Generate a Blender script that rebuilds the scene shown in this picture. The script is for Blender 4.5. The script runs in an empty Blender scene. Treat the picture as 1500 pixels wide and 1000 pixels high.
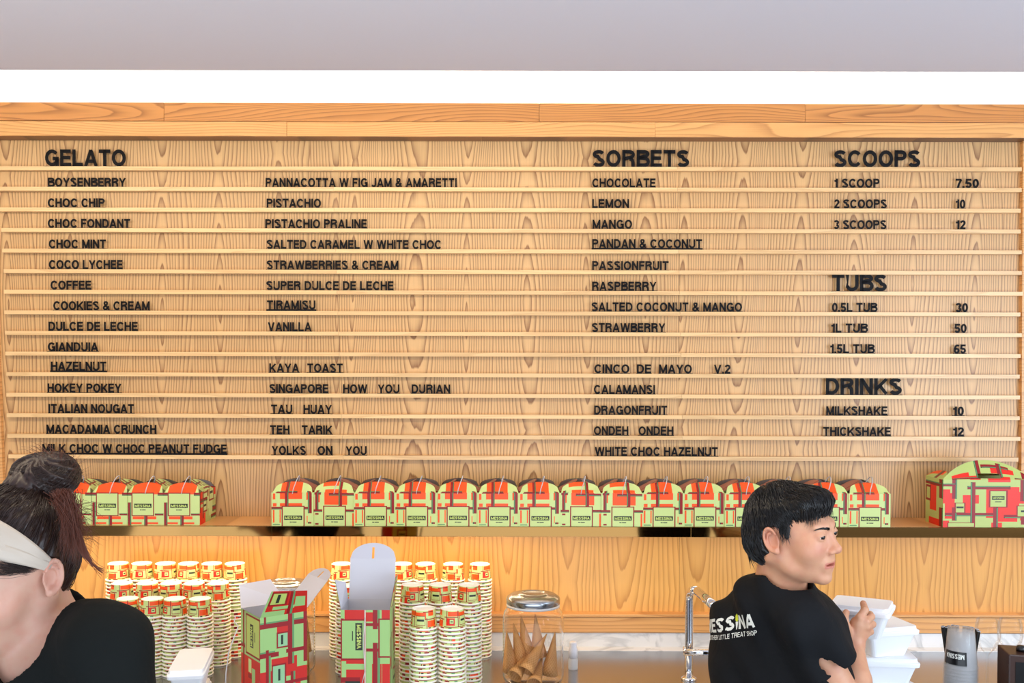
import bpy, math, random
import numpy as np
from mathutils import Vector, Matrix
from mathutils.bvhtree import BVHTree
S = bpy.context.scene
COL = S.collection
R_ = math.radians
def lin(r, g, b):
    return tuple(((c/255)/12.92 if c/255 <= .04045 else ((c/255+.055)/1.055)**2.4) for c in (r, g, b))

# ------------------------------------------------------------------ camera, world, lights, exposure
FPX = 1500*35/36
PITCH, ROLL = R_(1.2), R_(.12)
CAMZ = 1.85
cam = bpy.data.cameras.new('camera'); cam.lens = 35; cam.sensor_width = 36
cam.shift_x = 15/1500; cam.shift_y = 70/1500; cam.clip_start = .02
camo = bpy.data.objects.new('camera', cam); COL.objects.link(camo); S.camera = camo
camM = Matrix.Rotation(math.pi/2-PITCH, 4, 'X') @ Matrix.Rotation(ROLL, 4, 'Z')
camo.matrix_world = Matrix.Translation((0, 0, CAMZ)) @ camM
cam3 = camM.to_3x3()
def P(px, py, Y):
    """world point at distance Y in front of the camera plane seen at photo pixel px, py"""
    d = cam3 @ Vector(((px-735)/FPX, -(py-570)/FPX, -1))
    return Vector((0, 0, CAMZ)) + d*(Y/d.y)

S.view_settings.view_transform = 'Standard'; S.view_settings.look = 'None'
S.view_settings.gamma = 1; S.view_settings.use_curve_mapping = False
S.view_settings.exposure = -0.08
W = bpy.data.worlds.new('world'); S.world = W; W.use_nodes = True
W.node_tree.nodes['Background'].inputs[0].default_value = (.80, .88, 1, 1)
W.node_tree.nodes['Background'].inputs[1].default_value = .55
def area(name, loc, aim, sx, sy, power, col, spread=180):
    l = bpy.data.lights.new(name, 'AREA'); l.shape = 'RECTANGLE'; l.size = sx; l.size_y = sy
    l.energy = power; l.color = col; l.spread = R_(spread)
    o = bpy.data.objects.new(name, l); COL.objects.link(o); o.location = loc
    o.rotation_euler = (Vector(aim)-Vector(loc)).to_track_quat('-Z', 'Y').to_euler()
    return o
WALL = 3.24
SHELF_F = 3.04
Z = lambda py, Y: P(735, py, Y).z
CEIL = Z(104, 2.9)
area('window_daylight', (2.85, .5, 1.75), (1.5, 3.2, 1.62), 1.8, 1.5, 66, (.72, .85, 1))
area('front_daylight', (.2, -1.6, 2.0), (0, 3.2, 1.6), 3.4, 1.2, 20, (.95, .97, 1))
area('bounce_fill', (-.4, .2, .95), (-.5, 1.8, CEIL), 3.6, 1.2, 50, (.74, .86, 1))  # added up-light for the ceiling, standing in for daylight bounced off a front counter
area('ceiling_lamps', (-.9, 1.7, CEIL-.03), (-.7, 3.0, 1.5), 2.6, .25, 30, (1, .82, .56))
area('cove_strip', (0, 2.80, CEIL+.050), (0, 3.24, CEIL+.09), 5.6, .012, 26, (1, .93, .82), 120)
SL_ = Z(792, 3.07)
area('shelf_strip', (0, 3.065, SL_), (0, 3.12, 1.0), 5.4, .02, 4.6, (1, .76, .44))
area('shelf_strip_cups', (P(420, 792, 3.07).x, 3.065, SL_), (P(420, 792, 3.07).x, 3.10, 1.0), 1.5, .02, 2.6, (1, .80, .50))

# ------------------------------------------------------------------ materials
def mat(name, col, rough=.5, metal=0, **kw):
    m = bpy.data.materials.new(name); m.use_nodes = True
    b = m.node_tree.nodes['Principled BSDF']
    b.inputs['Base Color'].default_value = (*col, 1); b.inputs['Roughness'].default_value = rough
    b.inputs['Metallic'].default_value = metal
    for k, v in kw.items(): b.inputs[k.replace('_', ' ')].default_value = v
    return m
class NT:
    def __init__(s, m): s.t = m.node_tree; s.b = s.t.nodes['Principled BSDF']
    def n(s, typ, ins=None, **kw):
        x = s.t.nodes.new(typ)
        for k, v in kw.items(): setattr(x, k, v)
        for k, v in (ins or {}).items():
            if isinstance(v, bpy.types.NodeSocket): s.t.links.new(v, x.inputs[k])
            else: x.inputs[k].default_value = v
        return x
    def math(s, op, a, b=0.0, c=0.0, clamp=False):
        x = s.n('ShaderNodeMath', {0: a, 1: b, 2: c}, operation=op); x.use_clamp = clamp; return x.outputs[0]
    def mix(s, f, a, b):
        x = s.n('ShaderNodeMix', data_type='RGBA')
        for i, v in ((0, f), (6, a), (7, b)):
            if isinstance(v, bpy.types.NodeSocket): s.t.links.new(v, x.inputs[i])
            else: x.inputs[i].default_value = v if i == 0 else (*v, 1) if len(v) == 3 else v
        return x.outputs[2]
    def link(s, o, i): s.t.links.new(o, s.b.inputs[i])
def tone_z(q, a):
    v = q.n('ShaderNodeCombineXYZ', {0: q.math('MULTIPLY', a, 3.2), 1: 0.0, 2: 5.0})
    return q.n('ShaderNodeTexNoise', {'Vector': v.outputs[0], 'Scale': 1.0, 'Detail': 0.0}).outputs[0]
def wood(name, base, dark, light, grain='Z', across=5.5, along=.5, rings=17.5, rough=.38, amt=1.15, tone=.25):
    m = mat(name, base, rough, 0, Coat_Weight=.12, Coat_Roughness=.3); q = NT(m)
    tc = q.n('ShaderNodeTexCoord'); oi = q.n('ShaderNodeObjectInfo')
    sep = q.n('ShaderNodeSeparateXYZ', {0: tc.outputs['Object']})
    a, l = (sep.outputs[0], sep.outputs[2]) if grain == 'Z' else (sep.outputs[2], sep.outputs[0])
    rnd = q.math('MULTIPLY', oi.outputs['Random'], 37.0)
    vec = q.n('ShaderNodeCombineXYZ', {0: q.math('MULTIPLY', a, across), 1: q.math('MULTIPLY', l, along), 2: rnd})
    big = q.n('ShaderNodeTexNoise', {'Vector': vec.outputs[0], 'Scale': 1.0, 'Detail': 1.0, 'Roughness': .35})
    wob = q.n('ShaderNodeCombineXYZ', {0: q.math('MULTIPLY', a, 60), 1: q.math('MULTIPLY', l, 4), 2: rnd})
    wn = q.n('ShaderNodeTexNoise', {'Vector': wob.outputs[0], 'Scale': 1.0, 'Detail': 2.0})
    F = q.math('ADD', q.math('MULTIPLY', big.outputs[0], rings*1.3), q.math('MULTIPLY', a, rings*5.2))
    if grain == 'Z':      # nested arches of flat-sawn veneer between straight grain
        per = .19; xw = q.math('ADD', a, q.math('MULTIPLY', q.math('SUBTRACT', big.outputs[0], .5), .10))
        u = q.math('FRACT', q.math('ADD', q.math('DIVIDE', xw, per), q.math('MULTIPLY', oi.outputs['Random'], 7.0)))
        xc = q.math('MULTIPLY', q.math('SUBTRACT', u, .5), per)
        zz = q.math('PINGPONG', q.math('ADD', q.math('ADD', l, q.math('MULTIPLY', tone_z(q, a), .5)), 3.0), .42)
        hh = q.math('ADD', .004, q.math('MULTIPLY', zz, .085))
        r2 = q.math('SQRT', q.math('ADD', q.math('MULTIPLY', xc, xc), q.math('MULTIPLY', hh, hh)))
        F = q.math('ADD', q.math('MULTIPLY', r2, rings*6.6), q.math('MULTIPLY', big.outputs[0], rings*.42))
    F = q.math('ADD', F, q.math('MULTIPLY', wn.outputs[0], .45))
    saw = q.math('FRACT', F)
    edge = q.math('POWER', saw, 3.0)
    fall = q.math('SUBTRACT', 1.0, q.math('MULTIPLY', q.math('SUBTRACT', saw, .93), 14.0), clamp=True)
    ring = q.math('MULTIPLY', edge, fall)
    fv = q.n('ShaderNodeCombineXYZ', {0: q.math('MULTIPLY', a, 420), 1: q.math('MULTIPLY', l, 9), 2: rnd})
    fib = q.n('ShaderNodeTexNoise', {'Vector': fv.outputs[0], 'Scale': 1.0, 'Detail': 2.0})
    var = q.math('MULTIPLY', q.math('ADD', ring, q.math('MULTIPLY', q.math('SUBTRACT', fib.outputs[0], .5), .45)), amt, clamp=True)
    tn = q.n('ShaderNodeTexNoise', {'Vector': vec.outputs[0], 'Scale': .6, 'Detail': 2.0})
    c0 = q.mix(q.math('MULTIPLY', q.math('SUBTRACT', tn.outputs[0], .35), tone*3, clamp=True), base, light)
    c1 = q.mix(var, c0, dark)
    hs = q.n('ShaderNodeHueSaturation', {'Color': c1, 'Value': q.math('ADD', .93, q.math('MULTIPLY', oi.outputs['Random'], .12))})
    q.link(hs.outputs[0], 'Base Color')
    bp = q.n('ShaderNodeBump', {'Strength': .12, 'Distance': .002, 'Height': q.math('SUBTRACT', 1.0, ring)})
    q.link(bp.outputs[0], 'Normal')
    return m
M = {}
M['veneer'] = wood('oak_veneer', lin(222, 178, 120), lin(138, 90, 48), lin(230, 188, 134))
M['veneer_low'] = wood('oak_veneer_lower', lin(228, 172, 92), lin(176, 116, 44), lin(236, 184, 104), along=.5, rings=11, amt=.85)
M['rail'] = wood('rail_wood', lin(240, 198, 140), lin(208, 156, 98), lin(246, 208, 154), 'X', 20, 1, 6, .3, .5)
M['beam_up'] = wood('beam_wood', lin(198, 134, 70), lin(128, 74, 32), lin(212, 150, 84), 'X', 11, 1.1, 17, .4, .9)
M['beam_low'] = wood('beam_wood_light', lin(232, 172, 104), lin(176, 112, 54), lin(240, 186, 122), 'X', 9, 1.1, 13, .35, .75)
M['beam_shade'] = wood('beam_wood_shade', lin(150, 100, 60), lin(84, 50, 26), lin(168, 116, 72), 'X', 14, 1.1, 9, .45, .9)  # darkened beam wood, shade of the cornice underside put into the colour
M['paint'] = mat('white_wall_paint', lin(248, 244, 236), .8)
M['ceiling'] = mat('ceiling_paint', lin(226, 226, 238), .9)
M['floor'] = mat('grey_floor', lin(120, 116, 112), .4)
M['brass'] = mat('polished_brass', lin(136, 100, 56), .06, 1)
M['chrome'] = mat('chrome', lin(225, 226, 230), .06, 1)
M['steel'] = mat('brushed_steel', lin(176, 178, 182), .24, 1)
M['black'] = mat('black_letter_plastic', lin(12, 11, 14), .6, 0, Specular_IOR_Level=.2)
M['blackp'] = mat('black_plastic', lin(14, 13, 14), .3)
M['brown'] = mat('dark_brown_wood', lin(58, 34, 26), .35)
M['white'] = mat('white_card', lin(228, 228, 234), .55)
M['foam'] = mat('white_foam', lin(246, 247, 250), .6, 0, Subsurface_Weight=.1, Subsurface_Radius=(.01, .01, .01))
M['rim'] = mat('white_paper_rim', lin(250, 246, 236), .5)
M['string'] = mat('grey_string', lin(200, 196, 196), .7)
M['lime'] = mat('lime_print', lin(205, 222, 120), .6)
M['ink'] = mat('dark_print', lin(28, 30, 20), .6)
M['shirtink'] = mat('white_shirt_print', lin(232, 234, 226), .7)
M['yellowink'] = mat('yellow_shirt_print', lin(214, 222, 60), .7)
M['glass'] = mat('clear_glass', (1, 1, 1), .0, 0, Transmission_Weight=1, IOR=1.25)
M['thinglass'] = mat('thin_clear_glass', (1, 1, 1), .0, 0, Transmission_Weight=1, IOR=1.10)
M['clearplastic'] = mat('clear_plastic', (.97, .98, 1), .06, 0, Transmission_Weight=.92, IOR=1.15)
M['milky'] = mat('translucent_white_plastic', lin(236, 238, 240), .3, 0, Transmission_Weight=.4)
def m_print():
    m = mat('printed_card', (1, 1, 1), .42); q = NT(m)
    a = q.n('ShaderNodeAttribute', attribute_name='Col'); q.link(a.outputs['Color'], 'Base Color'); return m
M['print'] = m_print()
def m_marble():
    m = mat('white_marble', lin(226, 226, 226), .18); q = NT(m)
    tc = q.n('ShaderNodeTexCoord')
    n1 = q.n('ShaderNodeTexNoise', {'Vector': tc.outputs['Object'], 'Scale': 3.5, 'Detail': 6.0, 'Distortion': 1.6})
    v = q.math('ABSOLUTE', q.math('SUBTRACT', n1.outputs[0], .5))
    vein = q.math('SUBTRACT', 1.0, q.math('MULTIPLY', v, 22.0), clamp=True)
    n2 = q.n('ShaderNodeTexNoise', {'Vector': tc.outputs['Object'], 'Scale': 9.0, 'Detail': 4.0})
    f = q.math('MULTIPLY', q.math('MULTIPLY', vein, n2.outputs[0]), .8)
    q.link(q.mix(f, q.mix(n2.outputs[0], lin(222, 222, 224), lin(238, 237, 235)), lin(150, 152, 156)), 'Base Color'); return m
M['marble'] = m_marble()
def m_thin(name, tint, milk=0.0):
    m = bpy.data.materials.new(name); m.use_nodes = True; t = m.node_tree; t.nodes.clear()
    o = t.nodes.new('ShaderNodeOutputMaterial'); tr = t.nodes.new('ShaderNodeBsdfTransparent'); gl = t.nodes.new('ShaderNodeBsdfGlossy'); df = t.nodes.new('ShaderNodeBsdfDiffuse')
    tr.inputs[0].default_value = (*tint, 1); gl.inputs['Roughness'].default_value = .04; lw = t.nodes.new('ShaderNodeLayerWeight'); lw.inputs[0].default_value = .25
    m1 = t.nodes.new('ShaderNodeMixShader'); m2 = t.nodes.new('ShaderNodeMixShader'); m1.inputs[0].default_value = milk
    t.links.new(tr.outputs[0], m1.inputs[1]); t.links.new(df.outputs[0], m1.inputs[2]); fm_ = t.nodes.new('ShaderNodeMath'); fm_.operation = 'MULTIPLY'; fm_.inputs[1].default_value = .38; t.links.new(lw.outputs['Fresnel'], fm_.inputs[0]); t.links.new(fm_.outputs[0], m2.inputs[0])
    t.links.new(m1.outputs[0], m2.inputs[1]); t.links.new(gl.outputs[0], m2.inputs[2]); t.links.new(m2.outputs[0], o.inputs[0]); return m
M['thinglass'] = m_thin('thin_clear_glass', (.97, .98, .98)); M['clearplastic'] = m_thin('thin_clear_plastic', (1, 1, 1), .22)
def m_waffle():
    m = mat('waffle_cone', lin(206, 140, 76), .6); q = NT(m)
    u = q.n('ShaderNodeUVMap', uv_map='UV'); s = q.n('ShaderNodeSeparateXYZ', {0: u.outputs[0]})
    a = q.math('FRACT', q.math('ADD', q.math('MULTIPLY', s.outputs[0], 16), q.math('MULTIPLY', s.outputs[1], 12)))
    b = q.math('FRACT', q.math('SUBTRACT', q.math('MULTIPLY', s.outputs[0], 16), q.math('MULTIPLY', s.outputs[1], 12)))
    r = q.math('MAXIMUM', q.math('GREATER_THAN', a, .72), q.math('GREATER_THAN', b, .72))
    tc = q.n('ShaderNodeTexCoord'); nz = q.n('ShaderNodeTexNoise', {'Vector': tc.outputs['Object'], 'Scale': 60.0})
    q.link(q.mix(q.math('MULTIPLY', r, .6), q.mix(nz.outputs[0], lin(190, 120, 58), lin(222, 160, 92)), lin(236, 182, 116)), 'Base Color')
    bp = q.n('ShaderNodeBump', {'Strength': .7, 'Distance': .003, 'Height': r}); q.link(bp.outputs[0], 'Normal'); return m
M['waffle'] = m_waffle()
def m_skin(name, c, red):
    m = mat(name, c, .46, 0, Subsurface_Weight=.12, Subsurface_Radius=(.02, .008, .004)); q = NT(m)
    a = q.n('ShaderNodeAttribute', attribute_name='Tint')
    tc = q.n('ShaderNodeTexCoord'); nz = q.n('ShaderNodeTexNoise', {'Vector': tc.outputs['Object'], 'Scale': 45.0, 'Detail': 3.0})
    c1 = q.mix(q.math('MULTIPLY', q.math('SUBTRACT', nz.outputs[0], .42), .8, clamp=True), c, red)
    q.link(q.mix(a.outputs['Fac'], c1, red), 'Base Color')
    bp = q.n('ShaderNodeBump', {'Strength': .05, 'Distance': .001, 'Height': nz.outputs[0]}); q.link(bp.outputs[0], 'Normal'); return m
M['skin_man'] = m_skin('man_skin', lin(214, 158, 124), lin(196, 104, 92))
M['skin_woman'] = m_skin('woman_skin', lin(204, 160, 138), lin(200, 116, 98))
def m_cloth(name, c):
    m = mat(name, c, .85, 0, Specular_IOR_Level=.25); q = NT(m)
    tc = q.n('ShaderNodeTexCoord'); nz = q.n('ShaderNodeTexNoise', {'Vector': tc.outputs['Object'], 'Scale': 9.0, 'Detail': 3.0, 'Distortion': .8})
    bp = q.n('ShaderNodeBump', {'Strength': .35, 'Distance': .02, 'Height': nz.outputs[0]}); q.link(bp.outputs[0], 'Normal'); return m
M['shirt'] = m_cloth('black_cotton', lin(14, 16, 20))
M['shirt_w'] = m_cloth('black_green_cotton', lin(8, 13, 12))
M['trousers'] = m_cloth('dark_trousers', lin(40, 42, 52))
M['hair_man'] = mat('black_hair', lin(20, 17, 17), .32)
M['hair_woman'] = mat('dark_brown_hair', lin(46, 28, 22), .36)
M['hair_red'] = mat('reddish_brown_hair', lin(96, 46, 28), .4)
M['band'] = mat('beige_satin', lin(190, 176, 160), .42, 0, Sheen_Weight=.3)
M['eyewhite'] = mat('eye_white', lin(226, 222, 220), .2)
M['iris'] = mat('dark_iris', lin(30, 20, 16), .15)
M['teeth'] = mat('teeth', lin(236, 232, 222), .3)
M['mouth'] = mat('mouth_inside', lin(90, 30, 30), .6)

# ------------------------------------------------------------------ mesh helpers
def mk(name, verts, faces, m, parent=None, smooth=False, loc=None, cols=None, mi=None):
    me = bpy.data.meshes.new(name); me.from_pydata([tuple(v) for v in verts], [], faces)
    for x in (m if isinstance(m, (list, tuple)) else [m]): me.materials.append(x)
    if mi is not None: me.polygons.foreach_set('material_index', mi)
    if smooth: me.polygons.foreach_set('use_smooth', [True]*len(me.polygons))
    if cols is not None:
        at = me.color_attributes.new('Col', 'FLOAT_COLOR', 'CORNER')
        arr = np.ones((len(me.loops), 4), 'f'); k = 0
        for f, c in zip(faces, cols):
            arr[k:k+len(f), :3] = c; k += len(f)
        at.data.foreach_set('color', arr.ravel())
    me.update()
    o = bpy.data.objects.new(name, me); COL.objects.link(o)
    if parent: o.parent = parent
    if loc is not None: o.location = loc
    return o
def tag(o, label=None, cat=None, group=None, kind=None):
    if label: o['label'] = label
    if cat: o['category'] = cat
    if group: o['group'] = group
    if kind: o['kind'] = kind
    return o
def thing(name, loc, label, cat, group=None, rz=0):
    o = bpy.data.objects.new(name, None); COL.objects.link(o); o.location = loc; o.rotation_euler = (0, 0, rz)
    o.empty_display_size = .05
    return tag(o, label, cat, group)
class MB:
    def __init__(s): s.v = []; s.f = []; s.c = []
    def add(s, v, f, c=None):
        n = len(s.v); s.v += [tuple(p) for p in v]; s.f += [tuple(i+n for i in q) for q in f]
        s.c += (c if c is not None else [(1, 1, 1)]*len(f)); return s
    def box(s, a, b):
        (x0, y0, z0), (x1, y1, z1) = a, b
        return s.add([(x0,y0,z0),(x1,y0,z0),(x1,y1,z0),(x0,y1,z0),(x0,y0,z1),(x1,y0,z1),(x1,y1,z1),(x0,y1,z1)],
            [(0,3,2,1),(4,5,6,7),(0,1,5,4),(1,2,6,5),(2,3,7,6),(3,0,4,7)])
    def lathe(s, prof, n=24, c=(0, 0, 0)):
        v = [(c[0]+r*math.cos(2*math.pi*i/n), c[1]+r*math.sin(2*math.pi*i/n), c[2]+z) for r, z in prof for i in range(n)]
        f = [(j*n+i, j*n+(i+1) % n, (j+1)*n+(i+1) % n, (j+1)*n+i) for j in range(len(prof)-1) for i in range(n)]
        return s.add(v, f)
    def tube(s, pts, r, n=8, caps=True):
        pts = [Vector(p) for p in pts]; rs = r if isinstance(r, (list, tuple)) else [r]*len(pts)
        v = []; up = None
        for i, p in enumerate(pts):
            t = (pts[min(i+1, len(pts)-1)]-pts[max(i-1, 0)]).normalized()
            if up is None: up = t.orthogonal().normalized()
            up = (up - t*up.dot(t)).normalized(); w = t.cross(up)
            v += [p+(up*math.cos(2*math.pi*k/n)+w*math.sin(2*math.pi*k/n))*rs[i] for k in range(n)]
        f = [(j*n+i, j*n+(i+1) % n, (j+1)*n+(i+1) % n, (j+1)*n+i) for j in range(len(pts)-1) for i in range(n)]
        if caps: f += [tuple(range(n))[::-1], tuple(range((len(pts)-1)*n, len(pts)*n))]
        return s.add(v, f)
    def obj(s, name, m, parent=None, smooth=False, loc=None, cols=False):
        return mk(name, s.v, s.f, m, parent, smooth, loc, s.c if cols else None)
def bevel(o, w=.002, seg=2):
    b = o.modifiers.new('bevel', 'BEVEL'); b.width = w; b.segments = seg; b.limit_method = 'ANGLE'; return o
def pxbox(x0, y0, x1, y1, Yf, Yb, grow=0):
    """box whose front face (at distance Yf) covers these photo pixels"""
    xc = (x0+x1)/2; yc = (y0+y1)/2
    return (P(x0, yc, Yf).x, Yf, P(xc, y1, Yf).z), (P(x1, yc, Yf).x, Yb, P(xc, y0, Yf).z)

# ------------------------------------------------------------------ lettering: a plain bold grotesque drawn from strokes
def arc(cx, cy, rx, ry, a0, a1, n=9):
    return [(cx+rx*math.cos(R_(a0+(a1-a0)*i/n)), cy+ry*math.sin(R_(a0+(a1-a0)*i/n))) for i in range(n+1)]
def glyphs(t=.185):
    h = t/2; T = 1-h; B = h; G = {}
    def L(w): return h, w-h
    def S_(w):
        l, r = L(w); m = .5
        return [arc(w/2, .735, w/2-h, .265-h, 22, 90, 5)[0:]+arc(w/2, .75, w/2-h-.01, .25-h, 95, 262, 10)+arc(w/2, .27, w/2-h, .27-h+.005, 78, -90, 10)+arc(w/2, .27, w/2-h, .27-h, -95, -160, 5)]
    w = .80; l, r = L(w)
    G['A'] = (.88, [[(h*.9, 0), (.44, 1.0-h*.2)], [(.44, 1.0-h*.2), (.88-h*.9, 0)], [(.19, .30), (.69, .30)]])
    G['B'] = (w, [[(l, 0), (l, 1)], [(l, T)]+arc(.48, .765, .235, .235-h, 90, -90)+[(l, .53)], [(l, .53)]+arc(.5, .31, .27-h*.2, .31-h, 80, -90)+[(l, B)]])
    G['C'] = (.86, [arc(.45, .5, .45-h, .5-h, 38, 322, 18)])
    G['D'] = (.82, [[(l, 0), (l, 1)], [(l, T)]+arc(.38, .5, .82-h-.38, .5-h, 90, -90, 12)+[(l, B)]])
    G['E'] = (.72, [[(l, 0), (l, 1)], [(l, T), (.70, T)], [(l, .52), (.66, .52)], [(l, B), (.72, B)]])
    G['F'] = (.68, [[(l, 0), (l, 1)], [(l, T), (.68, T)], [(l, .5), (.61, .5)]])
    G['G'] = (.90, [arc(.46, .5, .46-h, .5-h, 40, 345, 18), [(.90-h, 0), (.90-h, .50)], [(.50, .46), (.90, .46)]])
    G['H'] = (.80, [[(l, 0), (l, 1)], [(r, 0), (r, 1)], [(l, .52), (r, .52)]])
    G['I'] = (t, [[(h, 0), (h, 1)]])
    G['J'] = (.62, [[(.62-h, 1), (.62-h, .3)]+arc(.31, .29, .31-h, .29-h, 0, -170, 9)])
    G['K'] = (.84, [[(l, 0), (l, 1)], [(l, .32), (.80-h*.3, 1-h*.3)], [(.33, .55), (.82-h*.6, h*.3)]])
    G['L'] = (.68, [[(l, 0), (l, 1)], [(l, B), (.68, B)]])
    G['M'] = (.96, [[(l, 0), (l, 1)], [(.96-h, 0), (.96-h, 1)], [(l, 1-h*.6), (.48, .08)], [(.48, .08), (.96-h, 1-h*.6)]])
    G['N'] = (.80, [[(l, 0), (l, 1)], [(r, 0), (r, 1)], [(l, 1-h*.5), (r, h*.5)]])
    G['O'] = (.92, [arc(.46, .5, .46-h, .5-h, 0, 360, 24)])
    G['P'] = (.76, [[(l, 0), (l, 1)], [(l, T)]+arc(.44, .70, .32-h, .30-h, 90, -90)+[(l, .40+h)]])
    G['Q'] = (.92, [arc(.46, .5, .46-h, .5-h, 0, 360, 24), [(.55, .28), (.9, -.02)]])
    G['R'] = (.82, [[(l, 0), (l, 1)], [(l, T)]+arc(.47, .73, .33-h, .27-h, 90, -90)+[(l, .46)], [(.46, .46)]+arc(.50, .26, .79-h-.50, .2, 80, 0, 5)+[(.80-h, 0)]])
    G['S'] = (.78, S_(.78))
    G['T'] = (.76, [[(.38, 0), (.38, 1)], [(0, T), (.76, T)]])
    G['U'] = (.80, [[(l, 1), (l, .35)]+arc(.40, .35, .40-h, .35-h, 180, 360, 12)+[(r, 1)]])
    G['V'] = (.84, [[(h*.9, 1), (.42, h*.2)], [(.42, h*.2), (.84-h*.9, 1)]])
    G['W'] = (1.22, [[(h*.9, 1), (.33, h*.2)], [(.33, h*.2), (.61, 1-h*.2)], [(.61, 1-h*.2), (.89, h*.2)], [(.89, h*.2), (1.22-h*.9, 1)]])
    G['X'] = (.84, [[(h, 1), (.84-h, 0)], [(h, 0), (.84-h, 1)]])
    G['Y'] = (.84, [[(h*.9, 1), (.42, .42)], [(.84-h*.9, 1), (.42, .42)], [(.42, 0), (.42, .46)]])
    G['Z'] = (.74, [[(0.02, T), (.72, T)], [(0, B), (.74, B)], [(.72-h*.9, T), (h*.9, B)]])
    G['&'] = (.86, [[(.84-h*.5, h*.3), (.24, .66)]+arc(.38, .80, .17, .20-h*.6, 190, -20, 10)+[(.50, .62), (.30, .52)]+arc(.33, .27, .33-h, .27-h, 110, 300, 10)+[(.66, .30), (.74, .46)]])
    G['0'] = (.66, [arc(.33, .5, .33-h, .5-h, 0, 360, 20)])
    G['1'] = (.44, [[(.44-h, 0), (.44-h, 1)], [(.04, .73), (.44-h, .78)]])
    G['2'] = (.66, [arc(.33, .70, .33-h, .30-h, 170, -30, 9)+[(h*1.1, B+.04)], [(0.02, B), (.66, B)]])
    G['3'] = (.66, [arc(.32, .74, .29-h*.6, .26-h, 160, -80, 9), arc(.33, .28, .33-h, .28-h, 85, -165, 10)])
    G['4'] = (.68, [[(.5, 0), (.5, 1)], [(.5, .96), (.04, .32)], [(0, .28), (.68, .28)]])
    G['5'] = (.66, [[(.62, T), (.14, T)], [(.16, 1), (.10, .46)], arc(.32, .32, .34-h, .32-h, 130, -160, 12)])
    G['6'] = (.66, [arc(.33, .31, .33-h, .31-h, 0, 360, 16), arc(.42, .46, .42-h, .54-h, 180, 85, 7)+arc(.38, .75, .22, .25-h, 60, 25, 2)])
    G['7'] = (.64, [[(0, T), (.62, T)], [(.60, T), (.36, .45), (.24, 0)]])
    G['.'] = (.2, [[(0, .1), (.2, .1)]])
    G['-'] = (.34, [[(0, .38), (.34, .38)]])
    return G
def ribbon(path, t):
    """flat outline of a stroke of width t: left and right points"""
    n = len(path); closed = n > 3 and abs(path[0][0]-path[-1][0]) < 1e-6 and abs(path[0][1]-path[-1][1]) < 1e-6
    A, Bq = [], []
    for i, (x, y) in enumerate(path):
        def d(a, b):
            dx, dy = path[b][0]-path[a][0], path[b][1]-path[a][1]; q = math.hypot(dx, dy) or 1; return dx/q, dy/q
        if closed: d0 = d(i-1, i) if i > 0 else d(n-2, n-1); d1 = d(i, i+1) if i < n-1 else d(0, 1)
        else: d0 = d(i-1, i) if i > 0 else d(0, 1); d1 = d(i, i+1) if i < n-1 else d(n-2, n-1)
        nx, ny = -(d0[1]+d1[1]), d0[0]+d1[0]; q = math.hypot(nx, ny) or 1; nx /= q; ny /= q
        k = min(1.6, 1/max(.3, nx*-d0[1]+ny*d0[0]))*t/2
        A.append((x+nx*k, y+ny*k)); Bq.append((x-nx*k, y-ny*k))
    return A, Bq
GW = {}
for wt in (.17, .205, .26): GW[wt] = glyphs(wt)
def text_layout(txt, wt, track=.10, space=.40):
    x = 0; out = []
    for ch in txt:
        if ch == ' ': x += space; continue
        w = GW[wt][ch][0]; out.append((ch, x)); x += w+track
    return out, x-track
def glyph_mb(mb, ch, wt, ox, oy, sx, sy, depth=0, clip=True):
    """adds a glyph to mb in the x/z plane facing -y; depth>0 makes it solid"""
    for path in GW[wt][ch][1]:
        tt = .2 if ch == '.' else wt
        A, Bq = ribbon(path, tt)
        cl = (lambda q: (q[0], min(1, max(0, q[1])))) if clip and ch != 'Q' else (lambda q: q)
        A = [cl(q) for q in A]; Bq = [cl(q) for q in Bq]; n = len(A)
        F = [(ox+q[0]*sx, 0, oy+q[1]*sy) for q in A+Bq]
        f = [(n+i, n+i+1, i+1, i) for i in range(n-1)]
        if depth:
            F += [(p[0], depth, p[2]) for p in F]; m2 = 2*n
            f += [(m2+i, m2+i+1, m2+n+i+1, m2+n+i) for i in range(n-1)]
            f += [(i, i+1, m2+i+1, m2+i) for i in range(n-1)] + [(n+i+1, n+i, m2+n+i, m2+n+i+1) for i in range(n-1)]
            f += [(n, 0, m2, m2+n), (n-1, 2*n-1, m2+2*n-1, m2+n-1)]
        mb.add(F, f)
_gm = {}
def glyph_mesh(ch, wt):
    if (ch, wt) not in _gm:
        mb = MB(); glyph_mb(mb, ch, wt, 0, 0, 1, 1, .14)
        o = mb.obj('letter', M['black']); _gm[(ch, wt)] = o.data; bpy.data.objects.remove(o)
    return _gm[(ch, wt)]

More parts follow.
